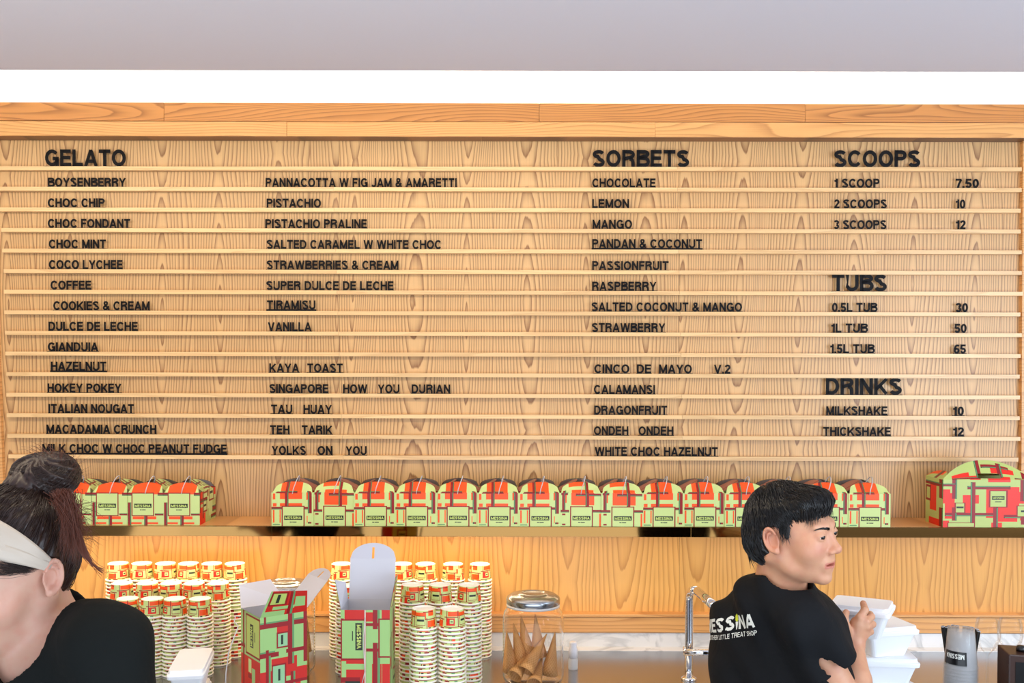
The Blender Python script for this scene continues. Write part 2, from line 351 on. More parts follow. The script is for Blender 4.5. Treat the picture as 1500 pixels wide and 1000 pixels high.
# ------------------------------------------------------------------ prints of coloured blocks
LIME, ORNG, RED, GRN, BLK = lin(204, 220, 140), lin(250, 84, 14), lin(148, 2, 12), lin(96, 150, 96), lin(34, 42, 30)
LIME_D, RED_O = lin(186, 200, 112), lin(236, 36, 8)
def grid(rects, w, h, fn, base, extra_x=0, extra_y=0, y0=0, x0=0):
    """blocks of flat print as real cells; fn maps (x, y) of the sheet to a point"""
    xs = {x0, x0+w}; ys = {y0, y0+h}
    for r in rects:
        for v in (r[0], r[2]):
            if x0 < v < x0+w: xs.add(round(v, 5))
        for v in (r[1], r[3]):
            if y0 < v < y0+h: ys.add(round(v, 5))
    for i in range(1, extra_x): xs.add(round(x0+w*i/extra_x, 5))
    for i in range(1, extra_y): ys.add(round(y0+h*i/extra_y, 5))
    xs = sorted(xs); ys = sorted(ys); nx = len(xs)
    V = [fn(x, y) for y in ys for x in xs]; F = []; C = []
    for j in range(len(ys)-1):
        for i in range(nx-1):
            cx, cy = (xs[i]+xs[i+1])/2, (ys[j]+ys[j+1])/2; c = base
            for r in rects:
                if r[0] < cx < r[2] and r[1] < cy < r[3]: c = r[4]
            F.append((j*nx+i, j*nx+i+1, (j+1)*nx+i+1, (j+1)*nx+i)); C.append(c)
    return V, F, C
def vbar(x, y0, y1, t=.05, side=1):
    g = t*.55
    return [(x, y0, x+t, y1, RED), (x+t if side > 0 else x-g, y0, x+t+g if side > 0 else x, y1, BLK),
            (x+t+g*.25 if side > 0 else x-g*.75, y0+.01, x+t+g*.8 if side > 0 else x-g*.2, y1-.01, GRN)]
def hbar(y, x0, x1, t=.05, side=1):
    g = t*.55
    return [(x0, y, x1, y+t, RED), (x0, y+t if side > 0 else y-g, x1, y+t+g if side > 0 else y, BLK),
            (x0+.01, y+t+g*.25 if side > 0 else y-g*.75, x1-.01, y+t+g*.8 if side > 0 else y-g*.2, GRN)]
def frame(x0, y0, x1, y1, t=.025, fill=None):
    return [(x0, y0, x1, y1, RED), (x0+t, y0+t, x1-t, y1-t, fill or LIME)]
def mondrian(seed, w, h, s=.1, fill=LIME, orange=RED_O, labels=True):
    rnd = random.Random(seed); R = []
    for i in range(int(w*h/(s*s)*1.1)+2):
        x, y = rnd.uniform(-s, w), rnd.uniform(-s, h)
        R.append((x, y, x+rnd.uniform(.5, 1.7)*s, y+rnd.uniform(.4, 1.5)*s, rnd.choice([orange, orange, fill, LIME_D if fill == LIME else fill])))
    for i in range(int(w*h/(s*s)*.5)+3):
        x, y = rnd.uniform(0, w), rnd.uniform(0, h); t = s*.16; L = rnd.uniform(1, 3.2)*s
        R += vbar(x, y, y+L, t, rnd.choice([-1, 1])) if rnd.random() < .5 else hbar(y, x, x+L, t, rnd.choice([-1, 1]))
        if labels and rnd.random() < .38:
            x, y = rnd.uniform(0, w), rnd.uniform(0, h); k = rnd.uniform(.75, 1.2)*s
            R += frame(x, y, x+k, y+k, t*.7, fill); R.append((x+k*.2, y+k*.42, x+k*.8, y+k*.58, BLK))
    return R

# ================================================================== THE SETTING
XL, XR = -3.0, 3.0
def struct(o, label=None): o['kind'] = 'structure'; o['label'] = label or ''; return o
struct(MB().box((XL, -3.2, -.1), (XR, WALL+.3, 0)).obj('floor', M['floor']), 'grey shop floor behind the counter')
wb = struct(MB().box((XL, WALL+.012, 0), (XR, WALL+.16, CEIL+.5)).obj('wall_back', M['paint']), 'back wall faced in oak veneer with a white lit cove above')
struct(MB().box((XL, -3.2, CEIL), (XR, 2.9, CEIL+.04)).obj('ceiling', M['ceiling']), 'smooth pale grey ceiling ending at the lit cove')
rw_ = struct(MB().box((XL, -3.3, 0), (XR, -3.2, CEIL)).obj('wall_rear_added', M['brown']), 'unseen dark wall behind the viewer, added for the brass edge to reflect')  # out of view, added so the brass shelf edge has something to reflect
struct(MB().box((XL, 2.4, CEIL+.36), (XR, WALL+.012, CEIL+.4)).obj('cove_top', M['paint']), 'white top of the lit cove')
struct(MB().box((XL, 2.4, CEIL+.04), (XR, 2.44, CEIL+.36)).obj('cove_side', M['paint']), 'white side of the lit cove')
for nm, x in (('wall_left', XL-.1), ('wall_right', XR)):
    struct(MB().box((x, 1.4, 0), (x+.1, WALL+.16, CEIL+.4)).obj(nm, M['paint']), 'plain painted side wall')
# lower veneer wall between shelf and trim, three sheets
PX = [-420, 160, 497, 995, 1497, 1900]
zl0, zl1 = Z(912, WALL), Z(778, WALL)
for a, b in zip(PX[:-1], PX[1:]):
    x0, x1 = P(a, 850, WALL).x, P(b, 850, WALL).x
    cx = (x0+x1)/2
    mk_ = MB().box((x0-cx+.0004, 0, zl0-1.4), (x1-cx-.0004, .012, zl1-1.4)).obj('veneer_panel', M['veneer_low'], wb, loc=(cx, WALL, 1.4))
# wooden trim and marble ledges
def beam(name, y0, y1, Yf, Yb, m, cuts, label, pname='plank', jit=0):
    t = bpy.data.objects.new(name, None); COL.objects.link(t); struct(t, label)
    za, zb = Z(y1, Yf), Z(y0, Yf); xs = [XL]+[P(c, y0, Yf).x for c in cuts]+[XR]
    for i, (a, b) in enumerate(zip(xs[:-1], xs[1:])):
        cx = (a+b)/2; cz = (za+zb)/2
        o = MB().box((a-cx+.0003, 0, za-cz), (b-cx-.0003, Yb-Yf, zb-cz)).obj(pname, m, t, loc=(cx, Yf+(i % 2)*jit, cz)); bevel(o, .0012)
    return t
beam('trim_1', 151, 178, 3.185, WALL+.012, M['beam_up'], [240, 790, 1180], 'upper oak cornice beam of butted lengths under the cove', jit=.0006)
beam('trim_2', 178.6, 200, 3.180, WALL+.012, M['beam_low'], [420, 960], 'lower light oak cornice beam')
beam('trim_shade', 200.2, 201.2, 3.187, WALL+.012, M['beam_shade'], [705, 1345], 'thin dark oak plate painting shade on the cornice underside')  # dark plate so the cornice underside shows as painted shade
beam('trim_4', 899, 903, 3.205, WALL+.012, M['beam_low'], [610, 1290], 'thin top moulding of the wooden strip above the marble')
beam('trim_5', 903.4, 926, 3.21, WALL+.012, M['beam_low'], [520, 1080], 'wooden strip above the marble backsplash')
t = bpy.data.objects.new('marble_backsplash', None); COL.objects.link(t); struct(t, 'white veined marble backsplash with a stepped ledge')
COUNTER = .946
def mar(y0, y1, Yf, nm):
    for a, b in ((XL, P(770, y0, Yf).x), (P(770, y0, Yf).x, XR)):
        o = MB().box((a+.0003, Yf, Z(y1, Yf)), (b-.0003, WALL+.012, Z(y0, Yf))).obj(nm, M['marble'], t); bevel(o, .001)
mar(926.3, 955, 3.215, 'marble_slab'); mar(952, 963, 3.17, 'marble_ledge'); mar(963.2, 982, 3.18, 'marble_slab')
# menu board: veneer sheets, side posts, rails
mb_t = thing('menu_board', (0, WALL, Z(680, WALL)), 'oak menu board with fifteen thin letter rails filling the wall', 'menu board')
z0, z1 = Z(782, WALL), Z(204, WALL); base = Vector(mb_t.location)
for a, b in zip(PX[:-1], PX[1:]):
    x0, x1 = P(a, 440, WALL).x, P(b, 440, WALL).x; cx = (x0+x1)/2; cz = (z0+z1)/2
    MB().box((x0-cx+.0004, -.0, z0-cz), (x1-cx-.0004, .012, z1-cz)).obj('veneer_panel', M['veneer'], mb_t, loc=Vector((cx, WALL, cz))-base)
LT = [243+30.15*i for i in range(15)]; RT = [244.6+30.38*i for i in range(15)]
LX = [-14, -8, -3, 1.5, 3, 5, 5.5, 6, 7, 7.5, 9, 9, 9.5, 10.5, 12]; RX = [1497, 1497, 1495.5, 1495.5, 1497, 1497, 1499, 1495, 1497, 1495.5, 1494, 1494.5, 1494, 1495, 1492]
YR = 3.218
def rail_z(i, px): return P(px, LT[i]+(RT[i]-LT[i])*px/1500+.3, YR).z      # top of rail i
for i in range(15):
    cuts = [LX[i], 487+i*1.1, 992+i*.6, RX[i]]
    for a, b in zip(cuts[:-1], cuts[1:]):
        xa, xb = P(a, LT[i], YR).x+.0004, P(b, LT[i], YR).x-.0002; cx = (xa+xb)/2
        za, zb = rail_z(i, a), rail_z(i, b); cz = (za+zb)/2; hh = .0125
        o = MB().add([(xa-cx, 0, za-cz-hh), (xb-cx, 0, zb-cz-hh), (xb-cx, WALL-YR, zb-cz-hh), (xa-cx, WALL-YR, za-cz-hh),
                      (xa-cx, 0, za-cz), (xb-cx, 0, zb-cz), (xb-cx, WALL-YR, zb-cz), (xa-cx, WALL-YR, za-cz)],
            [(0,3,2,1),(4,5,6,7),(0,1,5,4),(1,2,6,5),(2,3,7,6),(3,0,4,7)]).obj('rail', M['rail'], mb_t, loc=Vector((cx, YR, cz))-base)
for pts in (((-20, 204), (-14, 204), (6, 752), (-1, 752)), ((1498.5, 204), (1506, 204), (1503, 752), (1496, 752))):
    q = [P(x, y, 3.222)-base for x, y in pts]; v = q+[p+Vector((0, .018, 0)) for p in q]
    mk('side_post', v, [(0,3,2,1),(4,5,6,7),(0,1,5,4),(1,2,6,5),(2,3,7,6),(3,0,4,7)], M['beam_low'], mb_t)
# shelf
sh = thing('display_shelf', (0, SHELF_F, 0), 'long wall shelf with a polished brass mirror edge', 'shelf')
zt, zb_ = Z(771, SHELF_F), Z(786, SHELF_F)
MB().box((XL, .012, zb_+.003), (XR, WALL-SHELF_F-.001, zt)).obj('shelf_board', M['beam_low'], sh)
cuts = [XL, P(398, 780, SHELF_F).x, P(1012, 780, SHELF_F).x, XR]
for a, b in zip(cuts[:-1], cuts[1:]):
    bevel(MB().box((a+.0003, 0, zb_), (b-.0003, .0115, zt-.0005)).obj('brass_fascia', M['brass'], sh), .0006)
# counter
ct = thing('back_counter', (0, 2.42, 0), 'long steel worktop below the shelf holding cups and jars', 'counter')
MB().box((XL+.01, 0, COUNTER-.03), (XR-.01, 3.2-2.42, COUNTER)).obj('worktop', M['steel'], ct)
MB().box((XL+.01, .03, .1), (XR-.01, 3.2-2.42, COUNTER-.031)).obj('cabinet_body', M['brown'], ct)
MB().box((XL+.01, .09, 0), (XR-.01, 3.2-2.42, .099)).obj('plinth', M['blackp'], ct)

# ================================================================== MENU LETTERING
C1 = [('GELATO', 0, 66, 184, 1), ('BOYSENBERRY', 1, 70, 184, 0), ('CHOC CHIP', 2, 70, 153, 0), ('CHOC FONDANT', 3, 70, 190.5, 0), ('CHOC MINT', 4, 71.5, 155, 0),
 ('COCO LYCHEE', 5, 71.5, 179.5, 0), ('COFFEE', 6, 74, 133.5, 0), ('COOKIES & CREAM', 7, 78, 219, 0), ('DULCE DE LECHE', 8, 71, 201.5, 0), ('GIANDUIA', 9, 70, 143.5, 0),
 ('HAZELNUT', 10, 74.5, 155.5, 2), ('HOKEY POKEY', 11, 69.5, 177.5, 0), ('ITALIAN NOUGAT', 12, 71, 196, 0), ('MACADAMIA CRUNCH', 13, 68, 229, 0), ('MILK CHOC W CHOC PEANUT FUDGE', 14, 62, 332, 2)]
C2 = [('PANNACOTTA W FIG JAM & AMARETTI', 1, 389, 669, 0), ('PISTACHIO', 2, 390.5, 470, 0), ('PISTACHIO PRALINE', 3, 388.5, 537.5, 0), ('SALTED CARAMEL W WHITE CHOC', 4, 390.5, 646.5, 0),
 ('STRAWBERRIES & CREAM', 5, 390.5, 583.5, 0), ('SUPER DULCE DE LECHE', 6, 390, 576.5, 0), ('TIRAMISU', 7, 391, 462, 2), ('VANILLA', 8, 392.5, 456, 0)]
# widely set words: (line text, rail, [(word, x0, x1)])
CW = [('KAYA TOAST', 10, [('KAYA', 394.5, 438), ('TOAST', 450, 502)]), ('SINGAPORE HOW YOU DURIAN', 11, [('SINGAPORE', 394.5, 481), ('HOW', 502.5, 538), ('YOU', 553.5, 585), ('DURIAN', 603, 659.5)]),
 ('TAU HUAY', 12, [('TAU', 397, 428), ('HUAY', 444.5, 486)]), ('TEH TARIK', 13, [('TEH', 395.5, 424), ('TARIK', 442, 486.5)]), ('YOLKS ON YOU', 14, [('YOLKS', 398, 448), ('ON', 465, 487), ('YOU', 506.5, 537)]),
 ('CINCO DE MAYO V.2', 10, [('CINCO', 870.5, 922), ('DE', 933, 954), ('MAYO', 965.5, 1013.5), ('V.2', 1046, 1070)]), ('ONDEH ONDEH', 13, [('ONDEH', 870, 920.5), ('ONDEH', 935.5, 986.5)])]
C3 = [('SORBETS', 0, 868, 1009.5, 1), ('CHOCOLATE', 1, 867.5, 960.5, 0), ('LEMON', 2, 867.5, 921.5, 0), ('MANGO', 3, 868, 926, 0), ('PANDAN & COCONUT', 4, 867.5, 1028.5, 2), ('PASSIONFRUIT', 5, 867.5, 979.5, 0),
 ('RASPBERRY', 6, 867.5, 961.5, 0), ('SALTED COCONUT & MANGO', 7, 866.5, 1087, 0), ('STRAWBERRY', 8, 867, 974.5, 0), ('CALAMANSI', 11, 870, 959.5, 0), ('DRAGONFRUIT', 12, 870.5, 977.5, 0), ('WHITE CHOC HAZELNUT', 14, 871.5, 1051.5, 0)]
C4 = [('SCOOPS', 0, 1222, 1348, 1), ('1 SCOOP', 1, 1222, 1288.5, 0), ('2 SCOOPS', 2, 1222, 1299, 0), ('3 SCOOPS', 3, 1221.5, 1298.5, 0), ('TUBS', 6, 1219, 1299, 1), ('0.5L TUB', 7, 1219, 1285, 0), ('1L TUB', 8, 1217.5, 1271, 0), ('1.5L TUB', 9, 1216, 1281, 0),
 ('DRINKS', 11, 1210, 1321, 1), ('MILKSHAKE', 12, 1210.5, 1300, 0), ('THICKSHAKE', 13, 1206, 1305, 0)]
C5 = [('7.50', 1, 1400, 1434, 'beside the one scoop line'), ('10', 2, 1400, 1414, 'beside the two scoops line'), ('12', 3, 1400, 1414.5, 'beside the three scoops line'), ('30', 7, 1400, 1418, 'beside the half litre tub line'), ('50', 8, 1398.5, 1416, 'beside the one litre tub line'),
 ('65', 9, 1397.5, 1415, 'beside the one and a half litre tub line'), ('10', 12, 1396, 1412, 'beside the milkshake line'), ('12', 13, 1396, 1412, 'beside the thickshake line')]
YT = 3.223
def set_word(parent, txt, i, x0, x1, big, strip):
    wt = .205 if not big else .205
    lay, wtot = text_layout(txt, wt)
    X0, X1 = P(x0, LT[i], YT).x, P(x1, LT[i], YT).x; sx = (X1-X0)/wtot
    caph = (.0540 if big else .0292)
    pl = Vector(parent.location)
    lift = .0052 if strip == 2 else .0012
    for ch, x in lay:
        o = bpy.data.objects.new('letter', glyph_mesh(ch, wt)); COL.objects.link(o); o.parent = parent
        px = x0+(x1-x0)*x/wtot
        o.location = Vector((X0+x*sx, YT, rail_z(i, px)+lift))-pl; o.scale = (sx, caph*.55 if not big else caph*.35, caph)
    za, zb = rail_z(i, x0), rail_z(i, x1)
    q = [Vector(v) for v in ((X0-.002, YT, za), (X1+.002, YT, zb), (X1+.002, YT, zb+lift+.0006), (X0-.002, YT, za+lift+.0006))]
    v = [p-pl for p in q]+[p+Vector((0, .003, 0))-pl for p in q]
    mk('base_strip', v, [(0,1,2,3),(7,6,5,4),(0,4,5,1),(1,5,6,2),(2,6,7,3),(3,7,4,0)], M['black'], parent)
def line_thing(label, group, i, x0):
    return thing('menu_lettering', (P(x0, LT[i], YT).x, YT, rail_z(i, x0)), label, 'lettering', group)
for C, gname, colname in ((C1, 'menu lines in the first gelato column', 'first column'), (C2, 'menu lines in the second gelato column', 'second column'), (C3, 'menu lines in the sorbet column', 'sorbet column'), (C4, 'menu lines in the right column', 'right column')):
    for txt, i, x0, x1, st in C:
        t = line_thing(('large black heading reading "%s" on the menu board' if st == 1 else 'small black letters reading "%s" on a menu rail') % txt.replace('1.5L', 'one and a half litre').replace('0.5L', 'half litre').replace('1L', 'one litre').replace('1 SCOOP', 'one scoop').replace('2 SC', 'two SC').replace('3 SC', 'three SC'), 'black headings on the menu board' if st == 1 else gname, i, x0)
        set_word(t, txt, i, x0, x1, st == 1, st)
for txt, i, words in CW:
    t = line_thing('widely spaced black letters reading "%s" on a menu rail' % txt, 'widely spaced menu lines', i, words[0][1])
    for w_, x0, x1 in words: set_word(t, w_, i, x0, x1, False, 0)
for txt, i, x0, x1, where in C5:
    t = line_thing('black price digits "%s" %s' % (txt, where), 'prices at the right of the board', i, x0); set_word(t, txt, i, x0, x1, False, 0)

# ================================================================== GELATO CARTONS ON THE SHELF
def label_text(parent, txt, cx, z, w, h, y, m=None, wt=.205, name='lettering', rot=None):
    lay, wtot = text_layout(txt, wt); s = w/wtot; mb = MB()
    for ch, x in lay: glyph_mb(mb, ch, wt, cx-w/2+x*s, z, s, h)
    v = [(p[0], y, p[2]) for p in mb.v]
    if rot: v = [rot(p) for p in v]
    return mk(name, v, mb.f, m or M['lime'], parent)
def variant(kind):
    F_ = [(.03, .79, .09, .97, ORNG), (.20, .80, .73, 1.42, ORNG), (.20, .58, .73, .68, ORNG), (.03, .58, .12, .68, ORNG), (.03, .10, .07, .48, ORNG), (.19, .1, .22, .48, ORNG), (.83, .78, .88, 1.0, ORNG), (.84, .1, .86, .3, ORNG)]
    F_ += hbar(.52, 0, .25, .05, -1)+hbar(.52, .78, .93, .05, -1)+hbar(.975, .10, .62, .05, 1)+vbar(.32, .58, 1.45, .055, 1)+vbar(.90, .38, 1.08, .06, -1)
    F_ += [(.03, .03, .2, .06, GRN), (.87, .07, .95, .12, RED), (.87, .07, .90, .12, BLK)]
    lab = (.24, .0, .79, .60)
    if kind == 'B':
        F_ = [(.27, .63, .82, 1.12, ORNG), (.2, 1.25, .6, 1.5, ORNG), (.12, .7, .16, .95, ORNG), (.94, .0, .98, .38, ORNG)]
        F_ += hbar(.93, .38, .98, .05, -1)+hbar(.93, .03, .19, .05, 1)+vbar(.64, .6, 1.45, .055, -1)+vbar(.05, .45, 1.12, .05, 1)+hbar(.44, 0, .22, .05, -1)+hbar(.44, .78, 1, .05, -1)+[(.05, .33, .13, .38, RED), (.05, .03, .13, .08, RED)]
    if kind == 'C':
        F_ = [(.1, .95, .9, 1.5, ORNG), (.15, .18, .8, .27, ORNG), (.1, .03, .4, .09, ORNG), (.55, .03, .85, .09, ORNG)]
        F_ += hbar(.94, -.01, .2, .06, -1)+hbar(.94, .84, 1, .06, -1)+vbar(.02, 0, .7, .06, 1)+vbar(.5, 0, .3, .06, -1)+hbar(.3, .76, 1, .04, 1)
        lab = (.12, .28, .74, 1.0)
    F_ += frame(*lab, .028)
    if lab[1] == 0: F_.append((lab[0]+.03, 0, lab[2]-.03, .05, LIME))
    cx = (lab[0]+lab[2])/2; cy = .18 if kind != 'C' else .53
    hw = .215 if kind != 'C' else .24
    F_ += [(cx-hw, cy, cx+hw, cy+.13, BLK), (cx-hw+.01, cy+.012, cx+hw-.01, cy+.118, lin(24, 26, 16))]
    F_ += [(cx-.08, cy-.075, cx-.03, cy-.05, BLK), (cx-.02, cy-.075, cx+.08, cy-.05, BLK)]
    return F_, cx, cy, hw
def flapfn(w, L, lean, y, z, sgn):
    """half-ellipse flap standing on the line z at y, leaning by `lean` towards +y*sgn"""
    def fn(u, v):      # u 0..1, v 0..1
        s = math.sqrt(max(0, 1-(2*u-1)**2))**.8; r = v*s*L
        return ((u-.5)*w, y+sgn*math.sin(lean)*r, z+math.cos(lean)*r)
    return fn
def carton(name, label, group, kind, w=.128, h=.103, d=.17, seed=1, tall=.045, lean=48):
    t = thing(name, (0, 0, 0), label, 'carton', group)
    F_, cx, cy, hw = variant(kind)
    body = MB()
    body.add(*grid(F_, 1, 1, lambda x, y: ((x-.5)*w, 0, y*h), LIME))
    side = mondrian(seed, d, h, .045)
    body.add(*grid(side, d, h, lambda x, y: (w/2, x, y), LIME))
    body.add(*grid(side, d, h, lambda x, y: (-w/2, d-x, y), LIME))
    body.add(*grid(side, w, h, lambda x, y: (w/2-x, d, y), LIME))
    body.add([(-w/2, 0, 0), (w/2, 0, 0), (w/2, d, 0), (-w/2, d, 0)], [(0, 3, 2, 1)])
    body.obj('carton_body', M['print'], t, cols=True)
    fl = MB(); fw = w*.95
    fn = flapfn(fw, tall, R_(lean), .0004, h, 1)
    fl.add(*grid([(a, (b-1)/.42, c, (e-1)/.42, k) for a, b, c, e, k in F_ if e > 1], 1, 1, fn, LIME, 14))
    fn2 = flapfn(fw, tall-.0005, R_(lean), .0012, h-.0004, 1)
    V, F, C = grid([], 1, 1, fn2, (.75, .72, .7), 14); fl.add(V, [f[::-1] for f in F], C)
    fl.obj('end_flap', M['print'], t, cols=True)
    fb = MB(); fn = flapfn(fw, tall, R_(lean), d-.0004, h, -1)
    V, F, C = grid(mondrian(seed+3, 1, 1, .4), 1, 1, fn, LIME_D, 14); fb.add(V, F, C)
    fn2 = flapfn(fw, tall-.0005, R_(lean), d-.0012, h-.0004, -1)
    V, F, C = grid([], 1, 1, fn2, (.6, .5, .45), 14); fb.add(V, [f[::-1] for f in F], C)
    fb.obj('end_flap', M['print'], t, cols=True)
    for sg in (-1, 1):      # long arched side panels meeting over the middle
        sp = MB(); H = .033
        def fs(u, v, off=0):
            s = math.sqrt(max(0, 1-(2*u-1)**2))**.7; r = v*(.25+.75*s)
            zz = h+H*r; xx = sg*(w/2-off-.001-(w/2-.006)*r**1.0*(.98))
            return (xx, .034+u*(d-.068), zz-off)
        V, F, C = grid(mondrian(seed+5, 1, 1, .45) if kind == 'C' else [(.3, 0, .38, 1, RED)], 1, 1, fs, LIME if kind == 'C' else lin(176, 112, 92), 12, 3); sp.add(V, F, C)
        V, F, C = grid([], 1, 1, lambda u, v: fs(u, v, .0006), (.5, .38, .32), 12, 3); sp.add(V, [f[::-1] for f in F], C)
        sp.obj('side_flap', M['print'], t, cols=True)
    # cord looped through the end flap
    pts = [Vector((.004*math.sin(k/9*3.1), -.0015+.0*k, h-.004)) for k in (0,)]
    for k in range(13):
        a = k/12*math.pi
        pts.append(Vector((.003+.012*math.sin(a), .001+.060*(1-math.cos(a))/2, h+.012+.036*math.sin(a))))
    MB().tube(pts, .0014, 6).obj('cord_handle', M['string'], t, smooth=True)
    label_text(t, 'MESSINA', (cx-.5)*w, (cy+.025)*h, hw*1.8*w, .08*h, -.0006)
    return t
def dup(t, loc, label=None, rz=0, group=None):
    r = t.copy(); COL.objects.link(r); r.location = loc; r.rotation_euler = (0, 0, rz)
    if label: r['label'] = label
    if group: r['group'] = group
    for ch in list(t.children):
        c = ch.copy(); COL.objects.link(c); c.parent = r
        for g in ch.children:
            e = g.copy(); COL.objects.link(e); e.parent = c
    return r
ORD = 'first second third fourth fifth sixth seventh eighth ninth tenth eleventh twelfth thirteenth fourteenth fifteenth sixteenth seventeenth eighteenth nineteenth twentieth'.split()
ORD += ['twenty-'+o for o in ORD[:9]]
SY = SHELF_F+.004
protos = {k: carton('gelato_carton', 'x', 'small gelato cartons in the long row on the shelf', k, seed=s) for k, s in (('A', 11), ('B', 23))}
seq = 'ABAAAAABBAAAAAA'
first = {'A': True, 'B': True}
for k in range(15):
    px = 428.5+60.35*k; loc = (P(px, 771, SY).x, SY+(.004 if k % 3 == 1 else 0), zt)
    what = 'orange panel framed in lime' if seq[k] == 'B' else 'orange band crossed in lime'
    where = 'leftmost' if k == 0 else 'rightmost' if k == 14 else ORD[k]+' from left'
    lab = 'small printed carton, %s in the long shelf row, %s' % (where, what)
    if first[seq[k]]: r = protos[seq[k]]; r.location = loc; r['label'] = lab; first[seq[k]] = False
    else: r = dup(protos[seq[k]], loc, lab)
    r.rotation_euler = (0, 0, R_(random.Random(k).uniform(-1.5, 1.5)))
pc = carton('gelato_carton', 'x', 'small gelato cartons at the left end of the shelf', 'C', w=.112, h=.100, seed=31, tall=.042)
for k, px in enumerate((107, 161, 213, 266)):
    loc = (P(px, 769, SY+.01).x, SY+.01, zt)
    lab = 'small carton with a high lime label, %s of the left shelf group' % ('leftmost' if k == 0 else ORD[k]+' from left' if k < 3 else 'rightmost')
    r = pc if k == 0 else dup(pc, loc, lab); r.location = loc; r['label'] = lab
# large carton at the right end
W2, H2, D2 = .275, .146, .125
big = thing('large_gelato_carton', (P(1381, 771, SY).x, SY, zt), 'large red and lime printed carton with an arched carry handle', 'carton')
FB = [(.0, .50, .08, .80, RED_O), (.0, .0, .07, .14, RED_O), (.02, .18, .13, .72, RED_O), (.22, .50, .40, .68, RED_O), (.22, .28, .34, .5, RED_O), (.48, .2, .85, .85, RED_O), (.60, .12, .83, .30, RED_O), (.54, .0, .66, .10, RED_O), (.8, .5, 1, .75, RED_O), (.86, .15, 1, .35, RED_O), (.1, 1.05, .3, 1.2, RED_O), (.30, 1.0, .42, 1.1, RED_O), (.55, 1.15, .8, 1.3, RED_O), (.5, .95, .75, 1.08, RED_O)]
LD = LIME_D
FB += [(.42, .3, .47, .9, LD), (.10, .74, .32, .95, LD)]
FB += hbar(.26, .02, .58, .045, -1)+hbar(.80, .27, .75, .045, 1)+hbar(.22, .68, 1.0, .045, -1)+vbar(.325, .08, .95, .035, -1)+vbar(.10, .60, 1.02, .035, 1)+vbar(.10, .14, .42, .035, 1)+vbar(.56, 0, .42, .035, 1)+vbar(.86, .55, 1.0, .035, 1)+vbar(.87, .06, .4, .035, 1)+hbar(.86, -.02, .14, .04, 1)
FB += hbar(1.30, .45, .75, .05, -1)+vbar(.40, 1.05, 1.5, .035, -1)+vbar(.62, 1.05, 1.4, .035, 1)+vbar(.88, 1.05, 1.4, .035, 1)+hbar(1.02, .1, .42, .03, 1)+hbar(1.02, .8, 1, .03, 1)
FB += frame(.13, .30, .25, .52, .014, LD)+frame(.51, .42, .72, .78, .018, LD)+frame(.82, .22, 1.1, .46, .014, LD)+frame(.05, 0, .36, .10, .012, LD)
FB += [(.15, .40, .23, .44, BLK), (.545, .58, .685, .66, BLK), (.87, .32, .97, .36, BLK), (.58, .53, .65, .545, BLK)]
b = MB(); Vc = 1.0
b.add(*grid(FB, 1, 1, lambda x, y: (x*W2, 0, y*H2), LD))
b.add(*grid([(.0, .70, .15, 1, LD), (.25, .30, .62, .85, RED_O), (.2, 0, .9, .14, RED_O)]+vbar(.78, 0, .4, .15)+vbar(.78, .6, 1, .15)+hbar(.84, 0, .9, .05)+frame(.02, .48, .3, .82, .05, LD), 1, 1, lambda x, y: (0, D2-x*D2, y*H2), LD))
b.add(*grid(mondrian(5, D2, H2, .06), D2, H2, lambda x, y: (W2, x, y), LD)); b.add(*grid([], 1, 1, lambda x, y: (W2*(1-x), D2, y*H2), LD))
b.obj('carton_body', M['print'], big, cols=True)
def bigarch(off):
    def fn(u, v):
        s = 1-abs(2*u-1)**2.1; r = (.04+.96*s)*.058*v
        return (u*W2, off+r*.55, H2+r)
    return fn
for off, parts in ((.0003, 'carry_flap'), (.0, None)):
    if not parts: continue
    a = MB(); A4 = [(x0, (y0_-1)/.45, x1, (y1_-1)/.45, c) for x0, y0_, x1, y1_, c in FB if y1_ > 1]
    V, F, C = grid(A4+[(.395, .30, .645, .301, LD), (.395, .07, .645, .32, (9, 9, 9))], 1, 1, bigarch(off), LD, 26, 6)
    keep = [i for i, c in enumerate(C) if c != (9, 9, 9)]     # the hand hole
    a.add(V, [F[i] for i in keep], [C[i] for i in keep])
    V2 = [(x, y+.0007, z) for x, y, z in V]; a.add(V2, [F[i][::-1] for i in keep], [(.8, .78, .76)]*len(keep))
    a.obj('carry_flap', M['print'], big, cols=True)
rf = MB(); V, F, C = grid(mondrian(8, 1, 1, .4), 1, 1, lambda u, v: (u*W2, D2-(.04+.96*(1-abs(2*u-1)**2.1))*.05*v, H2+(.04+.96*(1-abs(2*u-1)**2.1))*.014*v), LD, 26, 2)
rf.add(V, F, C); rf.obj('carry_flap', M['print'], big, cols=True)
ef = MB(); V, F, C = grid([(.3, .5, 1, 1, ORNG)]+vbar(.4, 0, 1, .1), 1, 1, lambda u, v: (.0+v*.03*math.sqrt(max(0, 1-(2*u-1)**2)), D2*u, H2+v*.022*math.sqrt(max(0, 1-(2*u-1)**2))), LD, 12)
ef.add(V, F, C); ef.obj('end_flap', M['print'], big, cols=True)
label_text(big, 'MESSINA', .615*W2, .60*H2, .12*W2, .04*H2, -.0006)

